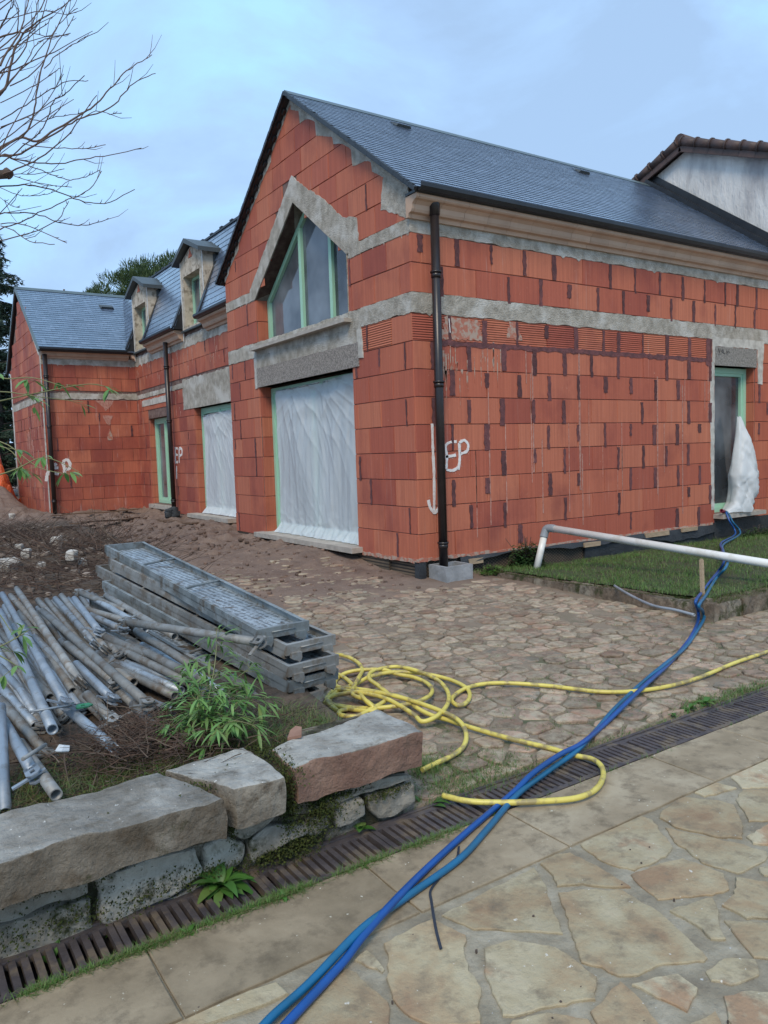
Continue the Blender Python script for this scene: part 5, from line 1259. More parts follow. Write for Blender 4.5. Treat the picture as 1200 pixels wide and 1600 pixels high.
TB = [  # lower layer
 ((0,460),.40,(330,800),.36,'galvd',None),((0,530),.37,(240,780),.34,'galvd',None),((0,600),.40,(250,880),.34,'galvb',None),((0,655),.37,(330,960),.32,'galvd',None),
 ((0,725),.38,(235,990),.34,'galv',None),((0,810),.37,(300,1165),.33,'galvd','b'),((0,930),.36,(200,1240),.33,'galvd',None),
 ((-60,300),.40,(380,1010),.34,'galvd',None),((70,130),.45,(320,400),.42,'galvd',None),
 ((30,200),.42,(400,800),.36,'galv',None),((130,240),.42,(480,760),.37,'galvd',None),((150,190),.44,(560,690),.38,'galvd',None),
 ((230,400),.41,(500,690),.38,'galv',None),((300,560),.38,(700,950),.34,'galvd','b'),((310,160),.46,(560,480),.42,'galvd',None),
 ((250,160),.47,(600,560),.42,'galvd',None),((400,430),.41,(780,740),.38,'galv',None),((430,450),.42,(900,860),.38,'galvd','b'),
 ((690,400),.50,(1253,640),.42,'galvd','a'),((700,440),.47,(1240,700),.41,'galvd',None),((560,220),.53,(850,300),.50,'galvd','b'),((600,260),.52,(800,350),.50,'galv','b'),
 ((640,510),.43,(1190,700),.38,'galv',None),((740,590),.41,(1150,790),.36,'galvd',None),((840,440),.48,(1350,700),.44,'galvd',None),((530,110),.57,(830,235),.53,'galvd','a'),((570,120),.56,(960,350),.50,'galv',None),((700,130),.57,(1150,400),.50,'galvd',None),
 ((400,330),.43,(880,700),.39,'galvd',None),((640,350),.49,(780,520),.45,'galvd','b'),((560,480),.45,(900,780),.37,'galvd',None)]
for a, za, b_, zb_, mt, hd in TB: stube(zo(*a), za, zo(*b_), zb_, mat_=mt, hd=hd)
random.seed(21)
for k in range(46):
    x0 = -200+k*19+U(-12, 12); y0 = lerp(330, 130, min(1, max(0, x0/420)))+U(-40, 30); ln = U(420, 720); sl_2 = U(.62, .95)
    TBX = (zo(x0, y0+30), U(.385, .43), zo(x0+ln*sl_2*.72, y0+ln*.9), U(.315, .35)); stube(*TBX, mat_=random.choice(('galvd', 'galvd', 'galv', 'galvb')), hd='b' if k % 4 == 0 else None)
for k in range(10):
    x0 = 640+k*42; y0 = 330+k*20+U(-30, 60); stube(zo(x0, y0), U(.40, .43), zo(x0+U(380, 520), y0+U(200, 300)), U(.33, .36), mat_=random.choice(('galvd', 'galv')))
UP = [((365,150),.50,(625,445),.47,'galv','b','scaffold tube with a flat wedge head, lying second right of the bluish short tube' if False else None),
 ((405,130),.51,(690,475),.47,'galvd','b',None),
 ((490,150),.54,(650,360),.53,'galvb','b','short bluish scaffold tube with a flat bracket, top middle of the heap'),
 ((110,85),.53,(520,690),.47,'galvd','b','thick dirty scaffold tube crossing above the others at the far side of the heap'),
 ((15,120),.53,(425,830),.48,'galvb','b','bright scaffold tube whose bracket carries the green painted plate'),
 ((0,230),.52,(345,1010),.47,'galvb',None,'bright bluish scaffold tube lying loose on top at the left'),
 ((500,580),.46,(730,800),.42,'galvb','b','short blue-grey scaffold tube ending in a clamp at the centre of the heap'),
 ((440,450),.48,(745,690),.44,'galvd','b',None),
 ((280,230),.53,(960,830),.46,'galvd','b','long scaffold tube running diagonally across the whole heap'),
 ((880,840),.41,(1030,1010),.37,'galvd',None,'whitish tube end wound with wire beside the bamboo'),
 ((570,780),.44,(720,930),.38,'galvd','b',None),
 ((430,860),.43,(745,1130),.37,'galvb','b','pale tube pointing at the long grey coping stone'),
 ((20,950),.43,(215,1290),.40,'galvb','b','whitish tube crossed by a bar near the long grey coping stone'),
 ((130,1100),.39,(370,1440),.375,'galvd',None,'mortar-crusted tube whose end touches the long coping stone'),
 ((2,860),.50,(34,1560),.31,'galvb',None,'single blue-grey tube standing nearly upright in the picture at its left edge')]
for a, za, b_, zb_, mt, hd, lb in UP: stube(zo(*a), za, zo(*b_), zb_, mat_=mt, hd=hd, label=lb)
stube(zp4(340, 308), .60, zp4(1195, 440), .635, mat_='galvd', hd='ab', label='pale brown-grey tube resting across the side rails of the decks')
stube(zp4(400, 365), .52, zp4(770, 600), .46, mat_='galvd'); stube(zp4(1035, 690), .34, zp4(1172, 775), .30, .03, 'galvd', 'short stubby tube end beside the bottom decks'); stube(zp4(240, 570), .42, zp4(700, 770), .37, mat_='galv'); stube(zp4(500, 850), .36, zp4(655, 912), .34, mat_='galvb')
# green bracket, wire, thin bar
c = onz(*zo(545, 860), .45); t = thing('green_bracket', 'green painted steel plate on the tube heap', 'bracket', tuple(c))
mb = MB(); pl = [(-.03, -.02), (.02, -.028), (.04, -.01), (.03, .022), (-.01, .03), (-.03, .015)]; mb.prism(pl, lambda a, b_, d: c+Vector((a, b_, d)), 0, .006, holes=[[(-.008, -.008), (.008, -.008), (.008, .008), (-.008, .008)]]); fixn(mb.build('plate', M['greenp'], t))
mb = MB(); A, B_ = onz(*zo(200, 893), .50), onz(*zo(470, 850), .49); mb.tube([A, B_], .006, 6); tag(mb.build('steel_pin', M['galv'], None, tuple(A)), 'thin steel pin lying across the two bright tubes', 'pin')
mb = MB(); A, B_ = onz(*zo(150, 1205), .46), onz(*zo(300, 1110), .45); mb.tube([A, B_], .008, 6); tag(mb.build('steel_rod', M['galvd'], None, tuple(A)), 'short rusty rod lying just above the white scrap', 'rod')
# white scrap, shard, sticks
c = onz(*zo(410, 1150), .40); mb = MB(); vs_ = [(-.03, -.01, .01), (-.008, -.03, .01), (.022, -.018, .0), (.03, .012, .01), (.008, .006, .018), (-.004, .034, .016), (-.024, .016, .0)]
mb.add([tuple(c+Vector(v)) for v in vs_], [(0, 1, 4), (1, 2, 4), (2, 3, 4), (3, 5, 4), (5, 6, 4), (6, 0, 4)]); mb.add([tuple(c+Vector(v)*.9-Vector((0, 0, .004))) for v in vs_], [(0, 4, 1), (1, 4, 2), (2, 4, 3), (3, 4, 5), (5, 4, 6), (6, 4, 0)]); tag(mb.build('plastic_scrap', M['sheetw'], None, tuple(c)), 'crumpled white plastic scrap among the tube ends', 'scrap')
mb = MB(); A = onz(*zo(425, 1170), .41); mb.tube(smoothpath([A, A+Vector((-.005, -.02, -.03)), A+Vector((-.0, -.05, -.10))], 4), .003, 5); tag(mb.build('dry_stalk', M['cutwood'], None, tuple(A)), 'single dry stalk hanging below the white scrap', 'stalk')
c = onz(463, 1145, .385); mb = MB(); pl = [(-.045, -.01), (.0, -.045), (.03, .01), (.02, .045), (-.01, .035)]; mb.prism(pl, lambda a, b_, d: c+Vector((a, b_, d+a*.3)), -.006, .006); tag(fixn(mb.build('terracotta_shard', M['terra'], None, tuple(c))), 'broken terracotta shard on the reddish coping stone', 'shard')

# ------------------------------------------------------------------ hoses
def hose(name, label, cat, pts, r, mat_, group=None, n=10, amp=.0):
    P = smoothpath(pts, 7); mb = MB(); mb.tube(P, r, n); o = mb.build(name, M[mat_], None, tuple(pts[0])); tag(o, label, cat, group); return o
YR = .0125
def yp(l, z=0):
    out = []
    for i, q in enumerate(l):
        zz = q[2] if len(q) > 2 else 0
        out.append(gz(q[0], q[1], YR+.018+zz) if True else None)
    return out
zz3 = lambda l: [(460+q[0]/3, 860+q[1]/3, *(q[2:])) for q in l]
ya = [(1290, 985), (1240, 1003), (1200, 1018), (1150, 1035), (1080, 1063), (1010, 1078, .0), (940, 1081)] + zz3([(1200, 636), (1000, 622), (880, 627), (800, 648), (750, 680), (738, 705), (768, 727), (808, 712), (822, 675), (800, 640), (720, 603), (600, 577, .02), (470, 570, .03), (360, 590, .03), (290, 625, .02), (220, 650, .02), (170, 690, .01), (180, 720), (260, 735), (350, 740, .01), (430, 735, .02), (520, 722, .03), (600, 700, .03), (645, 665, .02), (625, 625, .01), (560, 595, .01), (480, 580, .02), (420, 560, .03), (320, 560, .03), (240, 575, .01), (195, 610), (205, 640, .01), (300, 650, .03), (420, 670, .04), (520, 695, .03), (570, 735, .02), (640, 772, .01), (720, 795), (800, 822), (1000, 880), (1200, 928)]) + [(896, 1180), (925, 1186), (940, 1198), (942, 1215), (930, 1234), (900, 1247), (846, 1252), (792, 1254), (733, 1252), (692, 1243)]
hose('yellow_hose', 'yellow garden hose looping over the drain under the blue hoses and off to the right', 'hose', yp(ya), YR, 'yellow', 'yellow hoses tangled on the setts')
yb = zz3([(140, 712), (230, 738), (330, 752, .01), (380, 745, .02), (330, 700, .04), (270, 670, .05), (300, 600, .05), (318, 560, .03), (290, 520, .02), (220, 490, .02), (170, 500), (140, 560), (190, 575, .01), (240, 600, .02), (290, 650, .04), (330, 700, .05), (370, 740, .02), (300, 740), (220, 750), (215, 770), (280, 778), (330, 760, .01), (440, 690, .04), (400, 640, .05), (350, 600, .05), (370, 565, .04), (470, 545, .04), (560, 560, .05), (660, 600, .04), (715, 655, .03), (720, 715, .03), (670, 775, .03), (600, 802, .02), (560, 770, .02), (480, 720, .04), (400, 685, .05), (260, 660, .05), (190, 655, .02), (150, 700, .01), (200, 750), (160, 690, .02), (330, 662, .06), (480, 685, .06), (640, 735, .04), (760, 790, .03), (803, 850, .02), (795, 915), (740, 962), (660, 1000), (600, 1030)])
hose('yellow_hose', 'knotted yellow hose coiled on the setts between the decks and the squared coping stone', 'hose', yp(yb), YR, 'yellow', 'yellow hoses tangled on the setts')
def hp(l):
    out = []
    for q in l:
        if len(q) == 4: out.append(Vector(q[:3])); continue
        x, y = q[0], q[1]; o = q[2] if len(q) > 2 else 0
        p = gz(x, y, .016+o+(.012 if y < 1240 else .006)); out.append(p)
    return out
zl = .215
def lw(x, y, o=0): p = onz(x, y, zl+o); return (p.x, p.y, p.z, 0)
HB_ = .0125
b1 = hp([(380, 1650), (417, 1605), (450, 1580)] ) if False else None
b1 = hp([(395, 1660), (450, 1597), (533, 1507), (567, 1463, .02), (617, 1407, .02), (667, 1357), (733, 1297), (800, 1240), (833, 1208, .03), (875, 1179, .04), (908, 1162, .03), (944, 1132), (1000, 1078, .03), (1040, 1042), (1062, 1018), (1080, 994), (1090, 972), (1091, 956, .05)]) + [Vector(lw(*q)[:3]) for q in ((1087, 940, .02), (1097, 925), (1110, 908, .01), (1122, 893, .03), (1131, 878, .12), (1129, 860, .10), (1127, 848, 0.0))] + [Vector((5.36, -.34, .17)), Vector((5.37, -.24, .35)), Vector((5.40, -.16, .47)), Vector((5.40, -.08, .475))]
b2 = hp([(350, 1680), (417, 1597), (483, 1537), (567, 1450, .03), (633, 1403), (717, 1343), (760, 1297), (808, 1242), (858, 1204), (900, 1174, .02), (929, 1144), (960, 1108), (1000, 1070), (1036, 1040, .02), (1070, 1012), (1090, 984), (1100, 966), (1098, 955, .06)]) + [Vector(lw(*q)[:3]) for q in ((1092, 946, .02), (1103, 930), (1118, 905, .02), (1133, 888, .13), (1137, 876, .13), (1131, 862, .06), (1131, 850, 0))] + [Vector((5.45, -.36, .17)), Vector((5.44, -.25, .33)), Vector((5.43, -.17, .47)), Vector((5.42, -.07, .475))]
hose('blue_hose', 'bright royal blue hose running from the side door over the yellow hose', 'hose', b1, HB_, 'blue', 'blue hoses leading to the side door', 12)
hose('blue_hose', 'greenish blue hose crossing over the royal blue one on the patio', 'hose', b2, HB_, 'teal', 'blue hoses leading to the side door', 12)
mb = MB(); mb.tube([(5.30, -.16, .50), (5.40, -.14, .475)], .028, 10, hollow=.7); tag(mb.build('hose_coupling', M['redrub'], None, (5.36, -.14, .48)), 'dark red hose coupling on the side door sill', 'coupling')
ps = [onz(*q, .014) for q in ((717, 1322), (712, 1345), (690, 1368), (673, 1390), (674, 1408), (679, 1440), (683, 1460), (689, 1482))]
P = smoothpath(ps, 5); mb = MB()
for i in range(len(P)-1):
    d = (P[i+1]-P[i]).normalized(); q = Vector((-d.y, d.x, .35)).normalized()*.0045; mb.add([P[i]-q, P[i+1]-q, P[i+1]+q, P[i]+q]+[v-Vector((0, 0, .002)) for v in (P[i]-q, P[i+1]-q, P[i+1]+q, P[i]+q)], [(0, 1, 2, 3), (7, 6, 5, 4), (0, 4, 5, 1), (2, 6, 7, 3)])
M['strapm'] = simple('dark_strap', (.03, .035, .05), None, 5, .5, bs_=0)
tag(mb.build('plastic_strap', M['strapm'], None, tuple(ps[0])), 'thin dark plastic strap hanging off the blue hoses on the patio', 'strap')

# ------------------------------------------------------------------ plastic sheets
def sheet(name, label, fn, u0, u1, z0, z1, seed, mat_, swag=1, foot=.10, left=None, parent=None, nu=130, nv=120):
    mb = MB(); vs_ = []
    for j in range(nv+1):
        v = j/nv
        for i in range(nu+1):
            u = i/nu; z = lerp(z0, z1, v); uu = lerp(u0, u1, u)
            if left: uu = lerp(u0+left(v), u1, u)
            wu = uu+.10*nse(uu*1.3, z*.9, seed)
            d = .05*nse(uu*1.5, z*.6, seed)+.016*nse(uu*6+z*.8, z*.7, seed+3)+.006*nse(uu*14, z*1.2, seed)
            for an, at_, kk, am in ((u1-.12, z1+.25, 13, .034), (lerp(u0, u1, .55), z1+.12, 17, .028), (u0+.05, z1+.3, 11, .026), (lerp(u0, u1, .3), z0-.4, 19, .016)):
                th = math.atan2(wu-an, abs(at_-z)+.05)+.05*nse(uu*3, z*1.2, seed+an)
                rd = (1-abs(math.sin(th*kk+seed)))**3; q = math.hypot(uu-an, at_-z); d += am*.30*rd*math.exp(-((q-.9)/.95)**2)
            sg = math.sin(13*math.hypot((u-.62)*1.1, (v-1.12)*2.0)*(1+.2*nse(uu*2, z*2, seed)))*ss(.62, .95, v)*swag*.010
            d += sg + foot*max(0, .06-v)/.06 + .035*math.exp(-v*16)*nse(uu*11, v*26, seed)+.02*math.exp(-v*16)*nse(uu*26, v*40, seed)
            vs_.append(fn(uu, z+.01*nse(uu*5, seed)-(.05*u if v > .99 else 0), .055+d))
    mb.add(vs_, [(j*(nu+1)+i, j*(nu+1)+i+1, (j+1)*(nu+1)+i+1, (j+1)*(nu+1)+i) for j in range(nv) for i in range(nu)], 0, True)
    o = mb.build(name, M[mat_], None, tuple(fn((u0+u1)/2, z0, .05))); tag(o, label, 'plastic sheet'); return o
sheet('plastic_sheet', 'full-height translucent plastic sheet over the ground floor opening of the big gable', fGi, 1.26, 3.66, .375, 2.49, 3, 'sheet', left=None)
sheet('plastic_sheet', 'pale plastic sheet covering the french window of the recessed wing, knotted at its left top', fXi, 6.57, 8.36, .39, 2.40, 9, 'sheetw', left=lambda v: 0)
# bunched sheet at the side door
mb = MB(); nu, nv = 64, 60; vs_ = []
for j in range(nv+1):
    v = j/nv; z = lerp(1.86, .45, v)
    c = lerp(6.02, 6.07, v)-.10*ss(.72, 1, v)+.03*math.sin(v*5); wL = lerp(.02, .30, min(1, v/.62)) if v < .62 else lerp(.30, .20, (v-.62)/.38); wR = lerp(.02, .26, min(1, v/.85)) if v < .8 else lerp(.245, .02, (v-.8)/.2)
    if v > .9: wL = lerp(.20, .42, (v-.9)/.1)
    for i in range(nu+1):
        a = 2*math.pi*i/nu; sx = math.cos(a); r = 1+.06*math.sin(a*4+3*v)+.22*nse(math.cos(a)*1.4, math.sin(a)*1.4+v*1.2, v*1.5)
        x = c+(wR if sx > 0 else wL)*sx*r; yv = .02-(.03+.13*min(1, v*1.6))*math.sin(a)*r - .06*min(1, v*2)
        q1 = 1-abs(nse(x*7+z*4.5, z*1.1, 7))*2; q2 = 1-abs(nse(x*12-z*7, z*2.2, 3))*2; yv -= (.045*max(0, q1)**2+.012*max(0, q2)**2)*min(1, v*4)*(1 if math.sin(a) > 0 else 0); x += .006*max(0, q2)**2*(1 if sx > 0 else -1)*min(1, v*3); vs_.append((x, yv, z+.025*nse(a*1.5, v*6, 3)))
mb.add(vs_, [(j*(nu+1)+i, (j+1)*(nu+1)+i, (j+1)*(nu+1)+i+1, j*(nu+1)+i+1) for j in range(nv) for i in range(nu)], 0, True)
tag(mb.build('plastic_sheet', M['sheetw'], None, (6.05, .0, .45)), 'bunched white plastic sheet hanging from the side door frame', 'plastic sheet')

# ------------------------------------------------------------------ mud, planks, rubble, tarp
def plank(a, b_, w_, lab, mt='wood'):
    A, B_ = gz(*a, .05), gz(*b_, .05); d = B_-A; mb = MB(); s = Vector((-d.y, d.x, 0)).normalized(); n = 8
    for k in range(n):
        c0, c1 = A+d*k/n, A+d*(k+1)/n; mb.obox((c0+c1)/2+Vector((0, 0, .01*math.sin(k))), d/n/2*1.0, s*w_*U(.85, 1), Vector((0, 0, .012)))
    tag(mb.build('wooden_plank', M[mt], None, tuple(A)), lab, 'plank')
plank((117, 818), (213, 809), .10, 'muddy wooden plank lying in front of the far wing wall')
plank((238, 812), (306, 818), .10, 'dark splintered plank on the mud near the recessed window')
plank((80, 826), (145, 822), .06, 'narrow half-buried plank, nearest to the twigs')
plank((80, 806), (215, 796), .05, 'thin batten lying along the foot of the far wing wall')
mb = MB()
for _ in range(900):
    x, y = U(-2.2, .5), U(-.9, 11); y = y if x < .0 else U(-.2, 0)
    if bedmask(x, y) > .5 or (y > 5 and x > .55): continue
    if x > -.06 and y < 5.2: continue
    r = U(.006, .028)*(1 if y < 3 else 1.6); rock(mb, [(x+r*U(.7, 1.2)*math.cos(a), y+r*U(.7, 1.2)*math.sin(a)) for a in (0, 1.1, 2.2, 3.2, 4.2, 5.2)], zG(x, y)-.005, zG(x, y)+r*U(.5, .9), r*.3, .5, r*.3, seed=x*7)
M['clod'] = simple('mud_clod', (.19, .125, .095), (.10, .065, .048), 9, .95, bs_=.5, isl=.3)
tag(mb.build('mud_clods', M['clod']), 'clods and crumbs of churned mud along the house', 'mud clods', None, 'stuff')
# planting-bed litter: twigs
def twigs(mb, n, fx, fy, zf, ln=(.1, .5), r=(.0015, .004), up=.5, m=0):
    for _ in range(n):
        x, y = fx(), fy(); a = U(0, 6.3); l = U(*ln); d = Vector((math.cos(a), math.sin(a), U(-.05, up))).normalized(); p = Vector((x, y, zf(x, y)+.005)); pts = [p]
        for k in range(4): d = (d+Vector((U(-.3, .3), U(-.3, .3), U(-.25, .2)))).normalized(); pts.append(pts[-1]+d*l/4)
        rr = U(*r); mb.tube(pts, [rr, rr*.9, rr*.75, rr*.5, rr*.3], 3, m, cap=False, smooth=False)
mb = MB()
twigs(mb, 1900, lambda: random.triangular(-4.6, -2.5, -3.4), lambda: U(.0, 6.5), zG, (.15, .8), (.002, .006), .55)
twigs(mb, 260, lambda: U(-2.9, -2.3), lambda: U(.6, 3.2), zG, (.3, .8), (.002, .005), .9)
tag(mb.build('brushwood', M['deadtw']), 'tangle of cut brown brushwood heaped behind the scaffold tubes', 'brushwood', None, 'stuff')
mb = MB()
def bx_(): return random.gauss(-4.05, .2)
twigs(mb, 1500, lambda: random.gauss(-3.96, .15), lambda: random.gauss(-3.58, .12), lambda x, y: .30+U(0, .10), (.04, .22), (.001, .0028), .5)
twigs(mb, 500, lambda: U(-4.6, -3.3), lambda: U(-3.88, -3.3), lambda x, y: .30, (.04, .25), (.001, .003), .4)
tag(mb.build('dead_stems', M['deadtw']), 'matted dark dead stems at the near ends of the tubes', 'dead stems', None, 'stuff')
mb = MB()
for _ in range(5200):
    x, y = U(-4.75, -3.2), random.triangular(-3.93, -3.35, -3.8)
    if -3.95 < x < -3.6 and random.random() < .5: continue
    blade(mb, Vector((x, y, .285)), U(.02, .10), U(.001, .0022), U(0, 6.3), U(.5, 2.2), 0 if random.random() < .6 else 1)
tag(mb.build('bed_grass', [M['dgrass'], M['grass']]), 'half-dry grass on the bed just behind the coping', 'grass', None, 'stuff')
# white rubble lumps on the mound
def lump(px, py, s, lab, i):
    p = gz(px, py, .0); mb = MB()
    rock(mb, [(p.x+s*U(.7, 1.25)*math.cos(a), p.y+s*U(.7, 1.25)*math.sin(a)) for a in np.arange(0, 6.2, .7)], p.z-.03, p.z+s*1.1+.02, s*.3, .05, s*.35, seed=i*3); tag(shade_rock(mb.build('plaster_lump', M['plaster'], None, tuple(p)), 50), lab, 'rubble', 'pale plaster lumps in the brushwood')
for i, (px, py, s, lb) in enumerate([(17, 893, .11, 'biggest white plaster lump, low at the left edge'), (30, 862, .06, 'flat white plaster lump above the biggest one'), (42, 872, .07, 'jagged pale plaster lump at the centre of the group'), (88, 850, .07, 'small pale plaster lump below the wing wall'), (82, 878, .04, 'whitest tiny plaster lump between two larger ones'), (66, 890, .05, 'greyish plaster lump nearest the tubes'), (112, 870, .05, 'pale plaster lump beside the far end of the decks'), (130, 882, .05, 'plaster lump leaning on the top deck end'), (18, 808, .06, 'far pale lump by the wing corner')]): lump(px, py, s, lb, i)
mb = MB()
for _ in range(420):
    x, y = U(-4.6, -2.5), U(-.2, 8); r = U(.012, .05); rock(mb, [(x+r*U(.7, 1.2)*math.cos(a), y+r*U(.7, 1.2)*math.sin(a)) for a in (0, 1.1, 2.2, 3.2, 4.2, 5.2)], zG(x, y)-.01, zG(x, y)+r*.8, r*.3, .5, r*.3, seed=x*7)
tag(mb.build('rubble_bits', M['rub2']), 'small brown rubble and clods on the mound', 'rubble', None, 'stuff')
# orange tarpaulin heap
t0 = gz(-22, 742); t0 = onz(-20, 745, .3); mb = MB(); nu = 60; c = Vector((-2.65, 18.2, .3)); vs_ = []
c = dep(8, 748, 21.0); c.z = zG(c.x, c.y)
for j in range(31):
    for i in range(nu+1):
        a = 2*math.pi*i/nu; rr = 1-j/30; r = (1.0*rr)*(1+.22*nse(math.cos(a)*2, math.sin(a)*2, rr*2)); h = .72*(1-rr**3)+.40*nse(math.cos(a)*3*rr, math.sin(a)*3*rr, 4)*(rr < .97)+.22*nse(math.cos(a)*7*rr, math.sin(a)*7*rr, rr*6)*(rr < .97)
        vs_.append((c.x-.58+r*math.cos(a), c.y+.2+r*math.sin(a), zG(c.x-.58+r*math.cos(a), c.y+.2+r*math.sin(a))-.08+max(0, h)))
mb.add(vs_, [(j*(nu+1)+i, j*(nu+1)+i+1, (j+1)*(nu+1)+i+1, (j+1)*(nu+1)+i) for j in range(30) for i in range(nu)], 0, False)
tag(mb.build('tarpaulin', M['tarp'], None, (c.x-.58, c.y+.2, c.z)), 'crumpled orange tarpaulin heap beyond the corner of the far wing', 'tarpaulin')
mb = MB(); p = gz(280, 808); 
for k in range(5): rock(mb, [(p.x-.05+.09*math.cos(a)+k*.04-.1, p.y+.2+.07*math.sin(a)) for a in np.arange(0, 6.2, .8)], p.z, p.z+.12+.06*(k % 2), .03, .04, .02, seed=k*5)
tag(mb.build('plastic_bundle', M['membrane'], None, tuple(p)), 'crumpled blue-black plastic at the foot of the middle downpipe', 'bundle')

# ------------------------------------------------------------------ plants
def leaf(mb, p, d, ln, w_, droop=.4, m=0, fold=.15, seg=4, nrm=None):
    d = d.normalized(); q = d.cross(nrm or Vector((0, 0, 1)))
    if q.length < .05: q = d.orthogonal()
    q.normalize(); up = q.cross(d); vs_ = []; c = Vector(p)
    prof = [0, .75, 1, .7, 0] if seg == 4 else [0, .6, .95, 1, .8, .45, 0]
    for k in range(seg+1):
        ww = w_*prof[k]; vs_ += [c-q*ww+up*fold*ww, c, c+q*ww+up*fold*ww]
        d2 = (d-Vector((0, 0, droop*(k+1)/seg))).normalized(); c = c+d2*ln/seg
    fs_ = []
    for k in range(seg):
        a = 3*k; fs_ += [(a, a+1, a+4, a+3), (a+1, a+2, a+5, a+4)]
    mb.add(vs_, fs_, m, True)
def rnd_dir(zlo=-.3, zhi=.8):
    a = U(0, 6.3); return Vector((math.cos(a), math.sin(a), U(zlo, zhi))).normalized()
def bamboo(name, label, base, canes, nleaf, ll=(.07, .13), root=None, lw_=.009):
    t = thing(name, label, 'bamboo', tuple(base)); st = MB(); lf = MB()
    for cn in canes:
        P = smoothpath(cn, 5); st.tube(P, [lerp(.0035, .0012, i/(len(P)-1)) for i in range(len(P))], 5, cap=False)
        for k in range(nleaf):
            i = int(lerp(len(P)*.25, len(P)-1, (k+.5)/nleaf)); p = P[i]; tn = (P[min(i+1, len(P)-1)]-P[i-1]).normalized()
            sd_ = (tn*.6+rnd_dir(-.5, .6)).normalized(); tw = p+sd_*U(.02, .07)
            st.tube([p, tw], .0011, 3, cap=False)
            for _ in range(random.choice((2, 3, 3, 4))): leaf(lf, tw, (sd_+rnd_dir(-.7, .3)*.8), U(*ll), U(.7, 1.1)*lw_, U(.3, 1.1), fold=.25)
    st.build('cane', M['cane'], t); lf.build('leaves', M['bamboo'], t); return t
bc = onz(325, 1165, .33); cn = []
for (tx, ty, dz) in ((338, 985, .66), (300, 1040, .54), (262, 1100, .42), (395, 1040, .52), (420, 1090, .46), (365, 1075, .50), (285, 1130, .40), (350, 1130, .42), (250, 1150, .37), (400, 1135, .42), (315, 1080, .52), (340, 1050, .56)):
    e = onz(tx, ty, dz); m_ = bc.lerp(e, .5)+Vector((U(-.03, .03), U(-.03, .03), .07)); cn.append([bc+Vector((U(-.06, .06), U(-.05, .05), -.03)), m_, e])
bamboo('bamboo_bush', 'leafy green bamboo bush growing between the tubes and the coping stones', bc, cn, 22, (.055, .11), lw_=.0068)
def dp(px, py, d): return dep(px, py, d)
cn2 = []
for l in ([(-60, 560), (0, 590), (50, 590), (100, 604)], [(-60, 620), (0, 612), (60, 620), (130, 628)], [(-60, 640), (40, 618), (140, 600), (180, 612)], [(-70, 700), (0, 690), (60, 730), (115, 742)], [(-60, 760), (20, 735), (70, 715), (125, 738)], [(-70, 690), (10, 700), (40, 740)]):
    d0 = U(3.0, 3.4); cn2.append([dp(a, b_, d0) for a, b_ in l])
bamboo('bamboo', 'thin bamboo sprays reaching in from the left edge before the far wing', dp(-120, 1150, 3.2), cn2, 4, (.05, .09))
cn3 = [[dp(-60, 1030, 2.6), dp(0, 1010, 2.6), dp(45, 985, 2.6)], [dp(-50, 1000, 2.6), dp(10, 1030, 2.55), dp(30, 1045, 2.5)], [dp(-60, 930, 2.7), dp(-10, 950, 2.65), dp(25, 1000, 2.6)]]
bamboo('bamboo', 'small bamboo shoots overlapping the left ends of the tubes', dp(-100, 1100, 2.6), cn3, 3, (.04, .08))
# weeds
def weed(px, py, z, s, lab, kind='rosette', n=14, pt=None):
    p = pt or onz(px, py, z); mb = MB(); p = Vector(p)
    for k in range(n):
        a = U(0, 6.3); d = Vector((math.cos(a), math.sin(a), U(.15, 1.6))); leaf(mb, p, d, s*U(.45, 1.0), s*U(.09, .15) if kind == 'rosette' else s*.22, U(.5, 1.4), fold=.2, seg=6 if kind == 'rosette' else 4)
    tag(mb.build('weed', M['weed'], None, tuple(p)), lab, 'weed', 'weeds growing along the drain')
weed(345, 1380, .0, .155, 'large dandelion rosette against the wall under the middle coping stone', n=26, pt=ony(345, 1385, -4.20))
weed(660, 1265, .0, .13, 'leafy weed at the right end of the stone wall', n=18, pt=ony(668, 1262, -4.10))
weed(560, 1298, .0, .07, 'three-leaved seedling beside the drain below the reddish stone', 'x', 7, pt=ony(563, 1296, -4.15))
weed(495, 1350, .0, .06, 'single upright seedling standing in the grate', 'x', 4, pt=ony(494, 1352, -4.2))
weed(78, 1505, .0, .09, 'broad-leaved weed at the bottom left of the drain', 'x', 6, pt=ony(78, 1508, -4.2))
weed(177, 1450, .0, .04, 'tiny seedling at the wall foot, left part', 'x', 5, pt=ony(177, 1455, -4.17))
weed(480, 1385, .0, .05, 'small leafy weed on the patio side of the drain, under the middle coping stone', n=16, pt=(-3.80, -4.385, .004))
weed(270, 1460, .0, .05, 'low weed on the patio edge left of the dandelion', n=16, pt=(-4.13, -4.385, .004))
weed(1066, 1112, .0, .08, 'pale green weed at the yard edge of the drain', n=14, pt=(-1.15, -4.1, .01))
weed(1095, 1108, .0, .08, 'rounder weed just right of the pale green one', 'x', 10, pt=(-1.0, -4.1, .01))
weed(1040, 1130, .0, .05, 'low weed left of the pale green one', n=12, pt=(-1.3, -4.1, .01))
mb = MB()
def tuft(c, r, n, h, m=0):
    for _ in range(n): blade(mb, Vector((c[0]+random.gauss(0, r[0]), c[1]+random.gauss(0, r[1]), c[2])), U(.4, 1)*h, U(.0009, .002), U(0, 6.3), U(.3, 1.8), m if random.random() < .8 else 1-m)
for _ in range(1400):
    y = U(LY0, -.35); blade(mb, Vector((LX0-U(.02, .075), y, zL(LX0, y)-.01)), U(.015, .045), .0018, U(2.4, 3.9), U(.8, 2.2), 0 if random.random() < .5 else 1)
